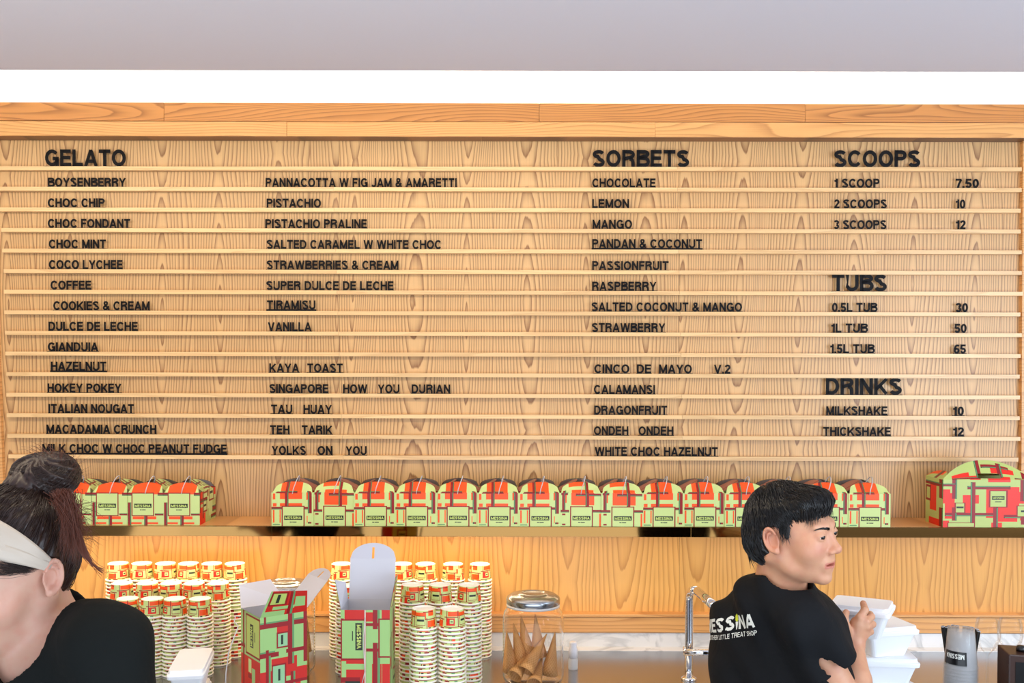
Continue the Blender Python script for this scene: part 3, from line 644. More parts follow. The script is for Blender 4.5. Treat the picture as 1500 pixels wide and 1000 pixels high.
# ================================================================== PAPER CUPS
CH, CR, CB, PITCHC = .052, .0372, .0312, .0108
def cup_protos():
    n = 36
    F_ = []
    for a in (0, 1):
        o = a*.5
        F_ += [(o+.02, .1, o+.14, .45, ORNG), (o+.16, .55, o+.3, .9, ORNG), (o+.05, .7, o+.13, 1, ORNG), (o+.36, .2, o+.47, .6, RED_O), (o+.3, .7, o+.45, .95, ORNG)]
        F_ += [(o+.0, .50, o+.2, .55, RED), (o+.32, .62, o+.5, .67, RED), (o+.145, .0, o+.155, .6, RED), (o+.31, .1, o+.32, 1, RED), (o+.46, .4, o+.47, 1, RED), (o+.2, .1, o+.5, .14, RED), (o+.05, .9, o+.2, .94, RED)]
        F_ += [(o+.17, .2, o+.295, .72, RED), (o+.176, .23, o+.289, .69, LIME), (o+.186, .42, o+.279, .53, BLK), (o+.37, .28, o+.43, .55, RED), (o+.376, .31, o+.424, .52, LIME), (o+.385, .38, o+.415, .44, BLK), (o+.03, .2, o+.04, .5, RED), (o+.0, .02, o+.06, .09, RED), (o+.24, .02, o+.29, .08, RED), (o+.4, .02, o+.44, .09, GRN), (o+.1, .02, o+.13, .09, BLK)]
    def fn(u, v):
        a = -u*2*math.pi-.6; r = CR-.002+(CB-CR+.002)*v
        return (r*math.cos(a), r*math.sin(a), .004+v*(CH-.004))
    side = MB(); V, F, C = grid(F_, 1, 1, fn, LIME, 30); side.add(V, [f[::-1] for f in F], C)
    t = MB(); t.v, t.f, t.c = side.v, side.f, side.c
    k = len(t.v); N = 24
    # white base, recessed inside its foot ring
    pr = [(CB, CH), (CB-.0012, CH+.0006), (CB-.0022, CH), (CB-.003, CH-.004), (.0005, CH-.004)]
    q = MB().lathe(pr, N); t.add(q.v, q.f, [lin(250, 246, 238)]*len(q.f))
    side2 = t
    rim = MB().lathe([(CR-.0035, .0045), (CR-.001, .0052), (CR+.0012, .0035), (CR+.0012, .0012), (CR-.001, 0), (CR-.003, .0005), (CR-.0035, .0045)], N)
    return side2, rim
cs, cr = cup_protos()
cup0 = cs.obj('paper_cup', M['print'], None, smooth=False, cols=True); cup0.data.name = 'paper_cup'
rim0 = cr.obj('rim', M['rim'], cup0, smooth=True)
cup_used = [False]
def put_cup(x, y, z, rz, label, group):
    if cup_used[0]:
        c = cup0.copy(); COL.objects.link(c); r = rim0.copy(); COL.objects.link(r); r.parent = c
    else: c = cup0; cup_used[0] = True
    c.location = (x, y, z); c.rotation_euler = (0, 0, rz); tag(c, label, 'cup', group)
rnd = random.Random(4)
rest = MB()
def stack(px, ytop, Y, nvis, row, idx, side):
    p = P(px, ytop, Y); n = max(1, int(round((p.z-CH-COUNTER)/PITCHC))+1)
    z = COUNTER+(n-1)*PITCHC
    for k in range(n):
        if k < nvis:
            put_cup(p.x+rnd.uniform(-.0006, .0006), Y+rnd.uniform(-.0006, .0006), z-k*PITCHC+.0001, rnd.uniform(0, 6.28),
                    'upturned paper cup, %s from the top, %s stack, %s row, %s' % (ORD[k], ORD[idx], row, side), 'paper cups stacked %s' % side)
        else:
            m = MB().lathe([(CR-.003, .012), (CR-.002, .004), (CR+.001, .003), (CR+.001, .001), (CR-.002, 0)], 18, (p.x, Y, z-k*PITCHC)); rest.add(m.v, m.f, [(RED if (i*7+k*5) % 4 == 0 else ORNG if (i+k) % 5 == 0 else LIME) if i < 18 else lin(250, 246, 236) for i in range(len(m.f))])
LS, RS = 'left of the cartons', 'right of the cartons'
for i, px in enumerate((173.3, 207.8, 242.2, 276, 310, 344)): stack(px, 825, 3.12, 3 if i < 5 else 8, 'back', i, LS)
for i, px in enumerate((178.5, 215.5, 250, 284.5, 319.5)): stack(px, 852.5, 3.03, 4 if i < 4 else 22, 'middle', i, LS)
for i, px in enumerate((186.5, 223, 256, 293)): stack(px, 877, 2.92, (2, 20, 20, 20)[i], 'front', i, LS)
for i, px in enumerate((500, 545, 589, 623, 664, 703)): stack(px, 827.5, 3.12, (24, 3, 6, 4, 5, 24)[i], 'back', i, RS)
for i, px in enumerate((510, 604, 644.5, 687)): stack(px, 858, 2.82 if i else 2.95, (8, 14, 5, 24)[i], 'middle', i, RS)
for i, px in enumerate((620.5, 662.5)): stack(px, 892, 2.63, 24, 'front', i, RS)
tag(rest.obj('paper_cup_mass', M['print'], cols=True), 'lower rims of the hidden cups inside the rear stacks', 'cup', kind='stuff')

# ================================================================== OPEN CARTONS ON THE COUNTER
def quad_sheet(parent, name, pts, front_rects=None, base=LIME, th=.0008, flip=False, nx=1):
    """a flap through four corners (a b at the hinge, d c at the free edge); printed outside, white inside"""
    a, b_, c, d = [Vector(p) for p in pts]; n = (b_-a).cross(d-a).normalized()*th*(-1 if flip else 1)
    fn = lambda u, v: (a*(1-u)*(1-v)+b_*u*(1-v)+c*u*v+d*(1-u)*v)
    m = MB(); V, F, C = grid(front_rects or [], 1, 1, fn, base if front_rects is not None else lin(212, 212, 222)); m.add(V, F, C)
    V, F, C = grid([], 1, 1, lambda u, v: fn(u, v)-n, lin(212, 212, 222)); m.add(V, [f[::-1] for f in F], C)
    return m.obj(name, M['print'], parent, cols=True)
GL = lin(158, 200, 122); GR2 = lin(204, 30, 16)
def recol(R, g=GL): return [(a, b, c, d, g if k == LIME or k == LIME_D else k) for a, b, c, d, k in R]
def open_carton(name, label, F0, ang, w, d, ztop, seed):
    t = thing(name, (F0[0], F0[1], COUNTER), label, 'carton'); H = ztop-COUNTER
    r = Vector((math.cos(ang), math.sin(ang), 0)); l = Vector((-math.sin(ang), math.cos(ang), 0))
    m = MB(); up = Vector((0, 0, 1))
    RA = recol(mondrian(seed, w, H, .055, LIME, GR2)); RB = recol(mondrian(seed+1, d, H, .055, LIME, GR2))
    return t, r, l, H, up, m, RA, RB
def arched(parent, name, a, b_, updir, L, arch=.33, inner=1):
    """rectangular lid from hinge a-b of length L, then a half-round tuck flap with a slit"""
    a, b_, updir = Vector(a), Vector(b_), Vector(updir).normalized(); w = (b_-a)
    n = w.cross(updir).normalized()*inner
    fn = lambda u, v: a+w*u+updir*L*v
    m = MB(); V, F, C = grid([], 1, 1, fn, lin(208, 208, 218)); m.add(V, F, C)
    V, F, C = grid(mondrian(3, 1, 1, .35, LIME, GR2), 1, 1, lambda u, v: fn(u, v)-n*.0008, LIME); m.add(V, [f[::-1] for f in F], C)
    o1 = m.obj(name, M['print'], parent, cols=True)
    top = a+updir*L; ud = (updir-n*.12).normalized(); R = w.length*arch
    fa = lambda u, v: top+w*u+ud*R*v*math.sqrt(max(0, 1-(2*u-1)**2))
    m = MB(); V, F, C = grid([(.475, .0, .525, .72, (9, 9, 9))], 1, 1, fa, lin(198, 198, 210), 20)
    keep = [i for i, c in enumerate(C) if c != (9, 9, 9)]
    m.add(V, [F[i] for i in keep], [C[i] for i in keep]); m.add([Vector(p)-n*.0008 for p in V], [F[i][::-1] for i in keep], [LIME]*len(keep))
    return o1, m.obj('tuck_flap', M['print'], o1, cols=True)
# upright open carton with raised white lid
YB = 2.56
F0 = P(499, 893, YB); ztp = F0.z; wB = P(571, 893, YB).x-F0.x; dB = .125
t, r, l, H, up, m, RA, RB = open_carton('open_gelato_carton', 'open printed carton facing forward with its white lid raised upright', F0, 0, wB, .125, ztp, 61)
hw_ = wB*.48
RAx = [(0, 0, hw_, H, GR2), (.0, H-.028, .01, H, GL)]
RAx += [(0, H-.125, .008, H-.022, RED)]+[(.0, H-.130, hw_, H-.024, RED), (.0035, H-.126, hw_, H-.028, GL), (.002, H-.30, .014, H-.133, GL), (.012, H-.155, hw_, H-.140, GL), (.0, H-.19, .05, H-.175, RED), (.012, H-.2, .05, H-.185, BLK)]
RAx += [(hw_+.004, 0, wB, H, GL), (hw_+.0045, H-.030, hw_+.022, H-.006, GR2), (hw_+.045, H-.022, wB, H, GR2), (hw_+.02, H-.2, hw_+.045, H-.14, GR2), (wB-.02, H-.22, wB, H-.14, GR2)]
RAx += [(hw_+.022, H-.05, hw_+.034, H, RED), (hw_+.034, H-.05, hw_+.04, H, GRN), (hw_+.004, H-.042, wB, H-.034, RED), (hw_+.022, H-.3, hw_+.034, H-.085, RED), (hw_+.034, H-.3, hw_+.041, H-.085, GRN), (hw_+.005, H-.108, wB, H-.1, RED), (wB-.03, H-.124, wB, H-.022, RED), (wB-.026, H-.12, wB, H-.026, GL)]
RAx += [(hw_*.62, H-.105, hw_*.92, H-.034, BLK), (hw_*.48, H-.08, hw_*.52, H-.055, BLK), (hw_-.0005, 0, hw_+.0045, H, lin(150, 60, 30)), (hw_+.0008, 0, hw_+.0035, H, lin(236, 220, 206))]
m.add(*grid(RAx, wB, H, lambda x, y: (x, 0, y), GL)); m.add(*grid(RB, .125, H, lambda x, y: (wB, x, y), GL)); m.add(*grid(RB, .125, H, lambda x, y: (0, .125-x, y), GL)); m.add(*grid(RA, wB, H, lambda x, y: (wB-x, .125, y), GL))
m.add([(.001, .001, .01), (wB-.001, .001, .01), (wB-.001, .124, .01), (.001, .124, .01)], [(0, 1, 2, 3)], [(.8, .8, .8)])
for fn in (lambda x, y: (wB*x, .1242, H*y), ):
    V, F, C = grid([], 1, 1, fn, lin(200, 200, 208)); m.add(V, F, C)
V, F, C = grid([], 1, 1, lambda x, y: (.0008, .125*x, H*y), lin(200, 200, 208)); m.add(V, F, C)
V, F, C = grid([], 1, 1, lambda x, y: (wB-.0008, .125*(1-x), H*y), lin(200, 200, 208)); m.add(V, F, C)
V, F, C = grid([], 1, 1, lambda x, y: (wB*(1-x), .0008, H*y), lin(200, 200, 208)); m.add(V, F, C)
m.obj('carton_body', M['print'], t, cols=True)
arched(t, 'lid', (0.002, .125, H-.012), (wB-.002, .125, H-.012), (.04, -.05, 1), .123, arch=.34)
pL = Vector(t.location)
quad_sheet(t, 'side_flap', [(0, .122, H), (0, .002, H), (-.016, .004, H+.078), (.0, .08, H+.055)], mondrian(9, 1, 1, .4), GL)
quad_sheet(t, 'side_flap', [(wB, .002, H), (wB, .122, H), (wB+.010, .110, H+.07), (wB+.014, .02, H+.085)], mondrian(9, 1, 1, .4), GL)
label_text(t, 'MESSINA', 0, 0, .062, .0115, 0, m=M['lime'], rot=lambda p: (hw_*.62+.004+p[2], -.0007, H-.0695-p[0]))
MB().tube([(hw_+.002, -.002, H-.02), (hw_-.002, -.004, H-.08), (hw_+.002, -.004, H-.16), (hw_-.008, -.004, H-.20)], .0011, 6).obj('cord_handle', M['string'], t, smooth=True)
# turned open carton on the left
YA = 2.5
Fc = P(381, 905, YA); ang = R_(36); wA = .128
t, r, l, H, up, m, RA, RB = open_carton('open_gelato_carton', 'open printed carton turned aslant beside the left cup stacks', Fc, ang, wA, wA, Fc.z, 83)
RA = [(0, 0, wA, H, GL), (.0, H-.03, .13, H-.018, RED), (.0, H-.018, .13, H-.014, GRN), (.045, H-.085, .08, H-.03, GR2), (.08, H-.03, .086, H, GR2), (.085, H-.12, .118, H-.03, GL), (.118, H-.13, wA, H, RED), (.0, H-.2, .045, H-.14, GR2), (.03, H-.16, .1, H-.11, GR2), (.055, H-.25, .11, H-.18, GR2), (.09, H-.18, wA, H-.14, GR2)]
RA += [(.075, H-.13, .087, H, RED), (.087, H-.13, .092, H, GRN), (0, H-.105, .05, H-.093, RED), (.0, H-.093, .04, H-.089, GRN), (.015, H-.3, .023, H-.085, RED), (.023, H-.3, .028, H-.1, GRN), (.07, H-.1, wA, H-.09, RED), (.082, H-.3, .09, H-.15, RED), (.09, H-.3, .095, H-.15, GRN), (.06, H-.18, wA, H-.172, RED), (.0, H-.22, .1, H-.21, RED), (.01, H-.02, .016, H+.0, RED)]
RA += frame(.066-.022, H-.085, .066+.012, H-.044, .004, lin(150, 200, 150))+frame(.03, H-.185, .07, H-.125, .004, lin(150, 200, 150))+[(.056, H-.076, .062, H-.052, BLK), (.048, H-.168, .054, H-.138, BLK)]
RB = [(0, 0, .2, H, GL), (.0, H-.3, .2, H-.115, GR2), (.034, H-.2, .055, H-.14, GL), (.0, H-.11, .095, H-.005, RED), (.005, H-.105, .09, H-.01, lin(186, 204, 104)), (.045, H-.088, .066, H-.028, BLK), (.034, H-.07, .038, H-.045, BLK), (.1, H-.098, .2, H-.09, RED), (.1, H-.090, .2, H-.086, GRN), (.105, H-.3, .115, H, RED), (.05, H-.22, .1, H-.212, RED)]
RB += [(.058, H-.155, .078, H-.12, LIME), (.056, H-.17, .08, H-.158, RED)]
m.add(*grid(RA, wA, H, lambda x, y: r*x+up*y, GL)); m.add(*grid(RB, wA, H, lambda x, y: l*(wA-x)+up*y, GL)) if False else None
V, F, C = grid(RB, wA, H, lambda x, y: l*x+up*y, GL); m.add(V, [f[::-1] for f in F], C)
m.add(*grid(RA, wA, H, lambda x, y: l*wA+r*(wA-x)+up*y, GL)); m.add(*grid(RB, wA, H, lambda x, y: r*wA+l*x+up*y, GL))
for fn in (lambda x, y: l*wA*.994+r*wA*x+up*H*y, lambda x, y: r*.0008+l*wA*x+up*H*y, lambda x, y: r*wA*.994+l*wA*(1-x)+up*H*y, lambda x, y: l*.0008+r*wA*(1-x)+up*H*y):
    V, F, C = grid([], 1, 1, fn, lin(200, 200, 208)); m.add(V, F, C)
m.obj('carton_body', M['print'], t, cols=True)
o3 = Vector(t.location)
def Q(px, py, Y): return P(px, py, Y)-o3
A0 = up*H; Ar = r*wA+up*H; Al = l*wA+up*H; Arl = (r+l)*wA+up*H
# left side flap: white inside faces us, stands behind the left edge
quad_sheet(t, 'side_flap', [Al, Arl, Q(396, 848, 2.74), Q(350, 856, 2.66)], None)
quad_sheet(t, 'side_flap', [Al, A0, Al*.35+A0*.65+(Q(341, 884, 2.62)-Al)*.45, Q(341, 884, 2.62)], None)
PR = [(0, 0, 1, 1, GR2), (0, .0, .5, .2, GL), (.2, .25, .7, .38, GL), (.55, .0, .62, 1, RED), (.62, 0, .67, 1, GRN), (.7, .3, .95, .75, GL), (.05, .42, .5, .95, RED), (.1, .47, .45, .9, lin(186, 204, 104)), (.22, .52, .3, .86, BLK), (0, .0, .05, 1, GL)]
quad_sheet(t, 'side_flap', [A0, Ar, Q(398, 866, 2.50)+(Ar-A0)*.80-(Q(398, 866, 2.50)-A0)*.16, Q(398, 866, 2.50)], PR, GL)
arched(t, 'lid', Ar+l*.01, Arl, (Q(467, 845, 2.72)-(Ar+Arl)/2), .115, arch=.36, inner=-1)
lab = label_text(t, 'MESSINA', 0, 0, .052, .0135, 0, m=M['lime'], rot=lambda p: Vector(l*(.049+p[2])-r*.0008+up*(H-.058-(-p[0]))))
cp = [Q(352, 903, 2.53), Q(345, 902, 2.50), Q(343, 910, 2.49), Q(349, 917, 2.485), Q(342, 935, 2.47), Q(335, 955, 2.46), Q(331, 985, 2.46), Q(330, 1010, 2.46)]
MB().tube(cp, .0014, 6).obj('cord_handle', M['string'], t, smooth=True)

# ================================================================== FOAM BOXES
def foam_box():
    t = thing('foam_box', (0, 0, 0), 'x', 'foam box')
    def ring(w, d, z, c=.012, n=4):
        pts = []
        for sx, sy, a0 in ((1, 1, 0), (-1, 1, 90), (-1, -1, 180), (1, -1, 270)):
            for k in range(n+1):
                a = R_(a0+90*k/n); pts.append((sx*(w/2-c)+c*math.cos(a), sy*(d/2-c)+c*math.sin(a), z))
        return pts
    def loft(rings, name, m, cap=True):
        n = len(rings[0]); v = [p for r in rings for p in r]
        f = [(j*n+i, j*n+(i+1) % n, (j+1)*n+(i+1) % n, (j+1)*n+i) for j in range(len(rings)-1) for i in range(n)]
        f += [tuple(range(n))[::-1], tuple(range((len(rings)-1)*n, len(rings)*n))]
        o = mk(name, v, f, m, t); return o
    loft([ring(.095, .075, 0), ring(.132, .108, .058)], 'tub', M['foam'])
    bevel(loft([ring(.146, .122, .0585), ring(.148, .124, .068), ring(.146, .122, .070), ring(.138, .114, .0705), ring(.136, .112, .080)], 'lid', M['foam']), .0012)
    return t
fbx = foam_box()
held = fbx; pF = P(1262, 890, 2.47); held.location = (pF.x, 2.47, 1.190); held.rotation_euler = (0, 0, R_(-28)); tag(held, 'white foam box held by the man, above the others', 'foam box', 'white foam boxes by the man')
for k in range(3):
    pq = P(1300+k*3, 940, 2.56)
    z_ = COUNTER+.0805*(2-k)
    dup(fbx, (pq.x+.004*k, 2.60, z_), 'white foam box in the stack beside the man, %s' % ('topmost', 'middle one', 'lowest one')[k], R_((12, -6, 9)[k]))
dup(fbx, (P(1232, 1000, 2.50).x, 2.52, COUNTER), 'white foam box low behind the arm of the man', R_(20))
# near foam box at the lower left on its own stack
for k in range(2):
    nb_ = dup(fbx, (P(275, 985, 2.5).x-.003*k, 2.53, COUNTER+.0805*(1-k)), 'long white foam box below the left cup stacks, %s' % ('on top', 'underneath')[k], R_((9, 12)[k]), 'white foam boxes below the left cup stacks')
    nb_.scale = (.62, 1.75, 1)

# ================================================================== CONE JARS
def jar(label, px, Y, zt_, r=.088, group='glass cone jars'):
    c = P(px, 900, Y); H = zt_-COUNTER-.022
    t = thing('cone_jar', (c.x, Y, COUNTER), label, 'jar', group)
    hN = H
    prof = [(.001, .004), (r-.012, .004), (r-.003, .010), (r, .02), (r, hN-.055), (r-.004, hN-.036), (r-.016, hN-.018), (r-.021, hN-.008), (r-.021, hN)]
    inn = [(a-.003 if a > .01 else a, z+.004 if i < 2 else z) for i, (a, z) in enumerate(prof)]
    MB().lathe(prof+[(a, z) for a, z in inn[::-1]], 48).obj('glass_body', M['glass'], t, smooth=True)
    R1 = r-.012
    bevel(MB().lathe([(.001, hN+.001), (R1-.002, hN+.001), (R1, hN-.012), (R1+.001, hN-.012), (R1+.0015, hN+.001), (R1, hN+.006), (R1-.010, hN+.013), (R1-.03, hN+.014), (R1-.034, hN+.017), (R1-.042, hN+.019), (R1-.045, hN+.016), (.001, hN+.016)], 40).obj('metal_lid', M['steel'], t, smooth=True), .0005, 1)
    MB().lathe([(R1-.0005, hN-.011), (R1+.0012, hN-.014), (R1+.0012, hN-.019), (R1-.004, hN-.019), (R1-.004, hN-.0125)], 40).obj('lid_seal', M['milky'], t, smooth=True)
    return t, c, H
def cone_proto():
    n = 20; v = []; f = []; uv = []
    L, R = .125, .024; rows = 7
    prof = [(R*(j/rows)+.001, L*j/rows) for j in range(rows+1)]+[(R-.002, L), (R*.5, L*.5), (.001, L*.06)]
    me = MB().lathe(prof, n)
    o = me.obj('waffle_cone', M['waffle'], smooth=True)
    ul = o.data.uv_layers.new(name='UV')
    for p in o.data.polygons:
        j = p.index//n; i = p.index % n
        for li, (du, dv) in zip(p.loop_indices, ((0, 0), (1, 0), (1, 1), (0, 1))): ul.data[li].uv = ((i+du)/n, (j+dv)/rows)
    return o
c0 = cone_proto(); cone_used = [0]
def put_cone(a, tip_to_mouth, label, group, s=1):
    o = c0 if not cone_used[0] else c0.copy()
    if cone_used[0]: COL.objects.link(o)
    cone_used[0] += 1
    o.location = a; o.rotation_mode = 'QUATERNION'; o.rotation_quaternion = Vector(tip_to_mouth).to_track_quat('Z', 'Y'); o.scale = (s, s, s)
    tag(o, label, 'cone', group)
YJ = 2.86
tj, cj, HJ = jar('glass jar of waffle cones with a metal lid, right of the cups', 781, YJ, P(781, 866, YJ).z)
def cpx(tx, ty, mx, my, dy0=0, dy1=0, lab='', s=1):
    a = P(tx, ty, YJ-.045+dy0); b_ = P(mx, my, YJ-.045+dy1); put_cone(a, b_-a, lab+' in the jar right of the cups', 'waffle cones in the right jar', s)
cpx(763, 901, 776, 975, .03, .05, 'waffle cone standing tip up at back left')
cpx(784, 899, 790, 970, .03, .05, 'waffle cone standing tip up at back centre')
cpx(752, 912, 768, 985, .01, .04, 'waffle cone leaning tip up near the left glass')
cpx(801, 928, 776, 972, .03, -.02, 'waffle cone lying with mouth to lower left', 1)
cpx(780, 948, 757, 985, .05, -.02, 'waffle cone, open mouth forward, lower left', .9)
cpx(813, 925, 803, 995, .02, .03, 'waffle cone standing tip up at the right glass')
cpx(742, 922, 750, 994, -.0, .03, 'waffle cone standing tip up against the left glass')
cpx(795, 960, 786, 990, .05, -.02, 'waffle cone lying low, mouth forward,', .9)
YK = 2.95
tk, ck, HK = jar('glass jar of waffle cones behind the aslant open carton', 418, YK, P(418, 848, YK).z)
for k, (tx, ty, mx, my) in enumerate(((448, 893, 443, 968), (425, 905, 428, 975), (400, 900, 404, 970), (452, 935, 440, 995))):
    a = P(tx, ty, YK-.02-.01*k); b_ = P(mx, my, YK-.02-.01*k+.02)
    put_cone(a, b_-a, 'waffle cone in the jar behind the aslant carton, %s' % ('tallest at the right glass', 'in the middle', 'at the left', 'lowest at the right')[k], 'waffle cones in the left jar')

# ================================================================== TAP, BOTTLE, GLASSES
fx = P(1009.5, 900, 2.88)
tp = thing('mixer_tap', (fx.x, 2.88, COUNTER), 'chrome mixer tap with a right-angled spout left of the man', 'tap')
o_ = Vector(tp.location)
def U(px, py, Y): return P(px, py, Y)-o_
top = U(1009.5, 872, 2.88)
pts = [Vector((0, 0, .0)), Vector((0, 0, .1)), Vector((top.x, 0, top.z-.012))]
c1 = U(1013, 862, 2.86); c2 = U(1022, 866, 2.78)
for k in range(1, 6):
    a = k/6; pts.append((Vector((top.x, 0, top.z-.012))*(1-a)**2+Vector((top.x+.001, -.004, c1.z+.004))*2*a*(1-a)+c2*a*a))
MB().tube(pts, .0118, 20).obj('riser_pipe', M['chrome'], tp, smooth=True)
e = U(1046, 887, 2.58); MB().tube([c2-(e-c2)*.02, e], .0122, 20).obj('spout', M['chrome'], tp, smooth=True)
MB().tube([e, e+(e-c2).normalized()*.006], [.0128, .0128], 20).obj('spout_collar', M['chrome'], tp, smooth=True)
MB().tube([e+(e-c2).normalized()*.0061, e+(e-c2).normalized()*.007], [.0095, .0095], 20).obj('nozzle', M['blackp'], tp, smooth=True)
hl = [U(1001, 955, 2.84), U(1060, 956, 2.80)]
MB().tube([U(1002, 955, 2.845), U(1060, 956, 2.83)], .0095, 18).obj('handle_bar', M['chrome'], tp, smooth=True)
MB().tube([U(1001, 953, 2.85), U(1004, 953, 2.85)], .0125, 18).obj('end_cap', M['chrome'], tp, smooth=True)
MB().lathe([(.001, .0), (.022, 0), (.022, .006), (.013, .01), (.001, .01)], 24).obj('base_ring', M['chrome'], tp, smooth=True)
# small white bottle
q = P(839.5, 960, 2.98)
bt = thing('small_bottle', (q.x, 2.98, COUNTER), 'small white translucent plastic bottle right of the cone jar', 'bottle')
MB().lathe([(.001, 0), (.014, 0), (.0145, .004), (.0145, .03), (.013, .034), (.001, .034)], 24).obj('bottle_body', M['milky'], bt, smooth=True)
MB().lathe([(.001, .0345), (.0138, .0345), (.0138, .06), (.011, .064), (.0115, .078), (.0105, .082), (.001, .082)], 24).obj('cap', M['white'], bt, smooth=True)
# clear cups, upturned stack with black label
YC = 2.56; q = P(1407, 1000, YC); zc_top = P(1407, 920, YC).z
nC = int((zc_top-COUNTER-.095)/.0085)+1
for k in range(nC):
    z_ = COUNTER+.0002+(nC-1-k)*.0085; hC = zc_top-COUNTER-(nC-1)*.0085
    o = MB().lathe([(.0415, 0), (.0432, .0015), (.0415, .003), (.0405, .003), (.0325, hC-.004), (.031, hC), (.001, hC)], 32).obj('clear_cup', M['clearplastic'], smooth=True, loc=(q.x, YC, z_))
    tag(o, 'upturned clear plastic cup, %s from the top of the stack by the straws' % ORD[k], 'cup', 'clear plastic cups by the straws')
    if k == 0:
        m = MB(); V, F, C = grid([], 1, 1, lambda u, v: ((.0393-.0085*v*.45+.0015)*math.cos(R_(-182+88*u)), (.0393-.0085*v*.45+.0015)*math.sin(R_(-182+88*u)), .012+.034*v), BLK, 14); m.add(V, F, C)
        m.obj('black_label', M['blackp'], o)
        lay, wt_ = text_layout('MESSINA', .205); mm = MB()
        for ch, x in lay: glyph_mb(mm, ch, .205, x/wt_, 0, 1/wt_, 1)
        vv = []
        for p in mm.v:
            u = .90-p[0]*.8; zz = .040-p[2]*.012; rr = .0415-(zz-.012)/.034*.0038; a = R_(-182+88*u); vv.append((rr*math.cos(a), rr*math.sin(a), zz))
        mk('lettering', vv, mm.f, M['shirtink'], o)
# straws in a holder
q2 = P(1406, 960, 2.68)
hd = MB().lathe([(.001, 0), (.03, 0), (.034, .09), (.033, .09), (.029, .003), (.001, .003)], 24).obj('straw_holder', M['glass'], smooth=True, loc=(q2.x, 2.68, COUNTER)); tag(hd, 'clear tumbler holding black straws behind the clear cups', 'tumbler')
sp = [(1381, 917), (1385.5, 918), (1390, 916.5), (1396, 915.5), (1402, 916), (1413, 917), (1419, 918), (1424, 918.5), (1431, 921), (1433.5, 924)]
s_used = None
for k, (sx, sy) in enumerate(sp):
    top = P(sx, sy, 2.68+(k % 3-1)*.012); bx = q2.x+(top.x-q2.x)*.35; bot = Vector((bx, 2.68+(k % 3-1)*.006, COUNTER+.006)); d = top-bot
    if s_used is None or True:
        o = MB().tube([(0, 0, 0), (0, 0, d.length)], .0052, 10, caps=False).obj('straw', M['blackp'], smooth=True)
        m = MB().tube([(0, 0, d.length-.0008), (0, 0, d.length+.0006)], .0053, 10, caps=False).obj('tip', M['white'], o, smooth=True)
    o.location = bot; o.rotation_mode = 'QUATERNION'; o.rotation_quaternion = d.to_track_quat('Z', 'Y')
    tag(o, 'black straw with a pale tip, %s from the left behind the clear cups' % ORD[k], 'straw', 'black straws')
# wine glasses
def wine(px, Y, label):
    a = P(px, 907, Y); H = a.z-COUNTER; 
    pr = [(.034, .0015), (.03, .0025), (.006, .005), (.0032, .012), (.003, H-.105), (.005, H-.098), (.016, H-.085), (.030, H-.062), (.034, H-.045), (.033, H-.02), (.029, H)]
    pr2 = [(.0283, H), (.032, H-.02), (.033, H-.045), (.029, H-.0612), (.0155, H-.0835), (.003, H-.092), (.0001, H-.093)]
    t = thing('wine_glass', (a.x, Y, COUNTER), label, 'glass', 'wine glasses at the right')
    MB().lathe([(.001, 0), (.034, 0), (.034, .0015), (.03, .0025), (.006, .005), (.001, .0055)], 32).obj('foot', M['thinglass'], t, smooth=True)
    MB().lathe([(.0032, .0056), (.003, H-.105)], 16).obj('stem', M['thinglass'], t, smooth=True)
    MB().lathe(pr[4:], 32).obj('bowl', M['thinglass'], t, smooth=True)
wine(1447, 2.78, 'wine glass nearest the clear cups'); wine(1480, 2.82, 'wine glass behind the dark box, farther right')
# dark box
q = P(1476, 956, 2.46)
dk = thing('dark_brown_box', (q.x+.004, 2.46, COUNTER), 'dark brown wooden box with a black knob at the right edge', 'box')
Hd = q.z-COUNTER
bevel(MB().add([(.0, 0, 0), (.2, -.02, 0), (.21, .06, 0), (.010, .08, 0), (.0, 0, Hd-.004), (.2, -.02, Hd-.012), (.21, .06, Hd-.008), (.010, .08, Hd)], [(0,3,2,1),(4,5,6,7),(0,1,5,4),(1,2,6,5),(2,3,7,6),(3,0,4,7)]).obj('box_body', M['brown'], dk), .003)
MB().add([(.015, -.0026, .01), (.19, -.0195, .01), (.19, -.0195, Hd-.03), (.015, -.0026, Hd-.022)], [(0, 1, 2, 3)]).obj('front_panel', M['blackp'], dk)
MB().lathe([(.001, 0), (.011, 0), (.012, .006), (.009, .013), (.001, .014)], 20).obj('knob', M['blackp'], dk, smooth=True, loc=(.045, .03, Hd-.003))

# ================================================================== PEOPLE (distance fields meshed into continuous bodies)
V3 = lambda *a: np.array(a, 'f')
def s_ell(p, c, r, B=None):
    q = p-np.asarray(c, 'f')
    if B is not None: q = q @ np.asarray(B, 'f').T
    r = np.asarray(r, 'f'); k0 = np.linalg.norm(q/r, axis=1); k1 = np.linalg.norm(q/(r*r), axis=1)
    return k0*(k0-1)/np.maximum(k1, 1e-6)
def s_cap(p, a, b, ra, rb=None):
    rb = ra if rb is None else rb; a = np.asarray(a, 'f'); b = np.asarray(b, 'f'); d = b-a
    t = np.clip(((p-a) @ d)/max(d @ d, 1e-9), 0, 1)
    return np.linalg.norm(p-a-t[:, None]*d, axis=1)-(ra+(rb-ra)*t)
def smin(a, b, k):
    h = np.clip(.5+.5*(b-a)/k, 0, 1); return b+(a-b)*h-k*h*(1-h)
def smax(a, b, k): return -smin(-a, -b, k)
def poly(p, pts, rs, k=.01):
    d = None
    for i in range(len(pts)-1):
        e = s_cap(p, pts[i], pts[i+1], rs[i], rs[i+1]); d = e if d is None else smin(d, e, k)
    return d
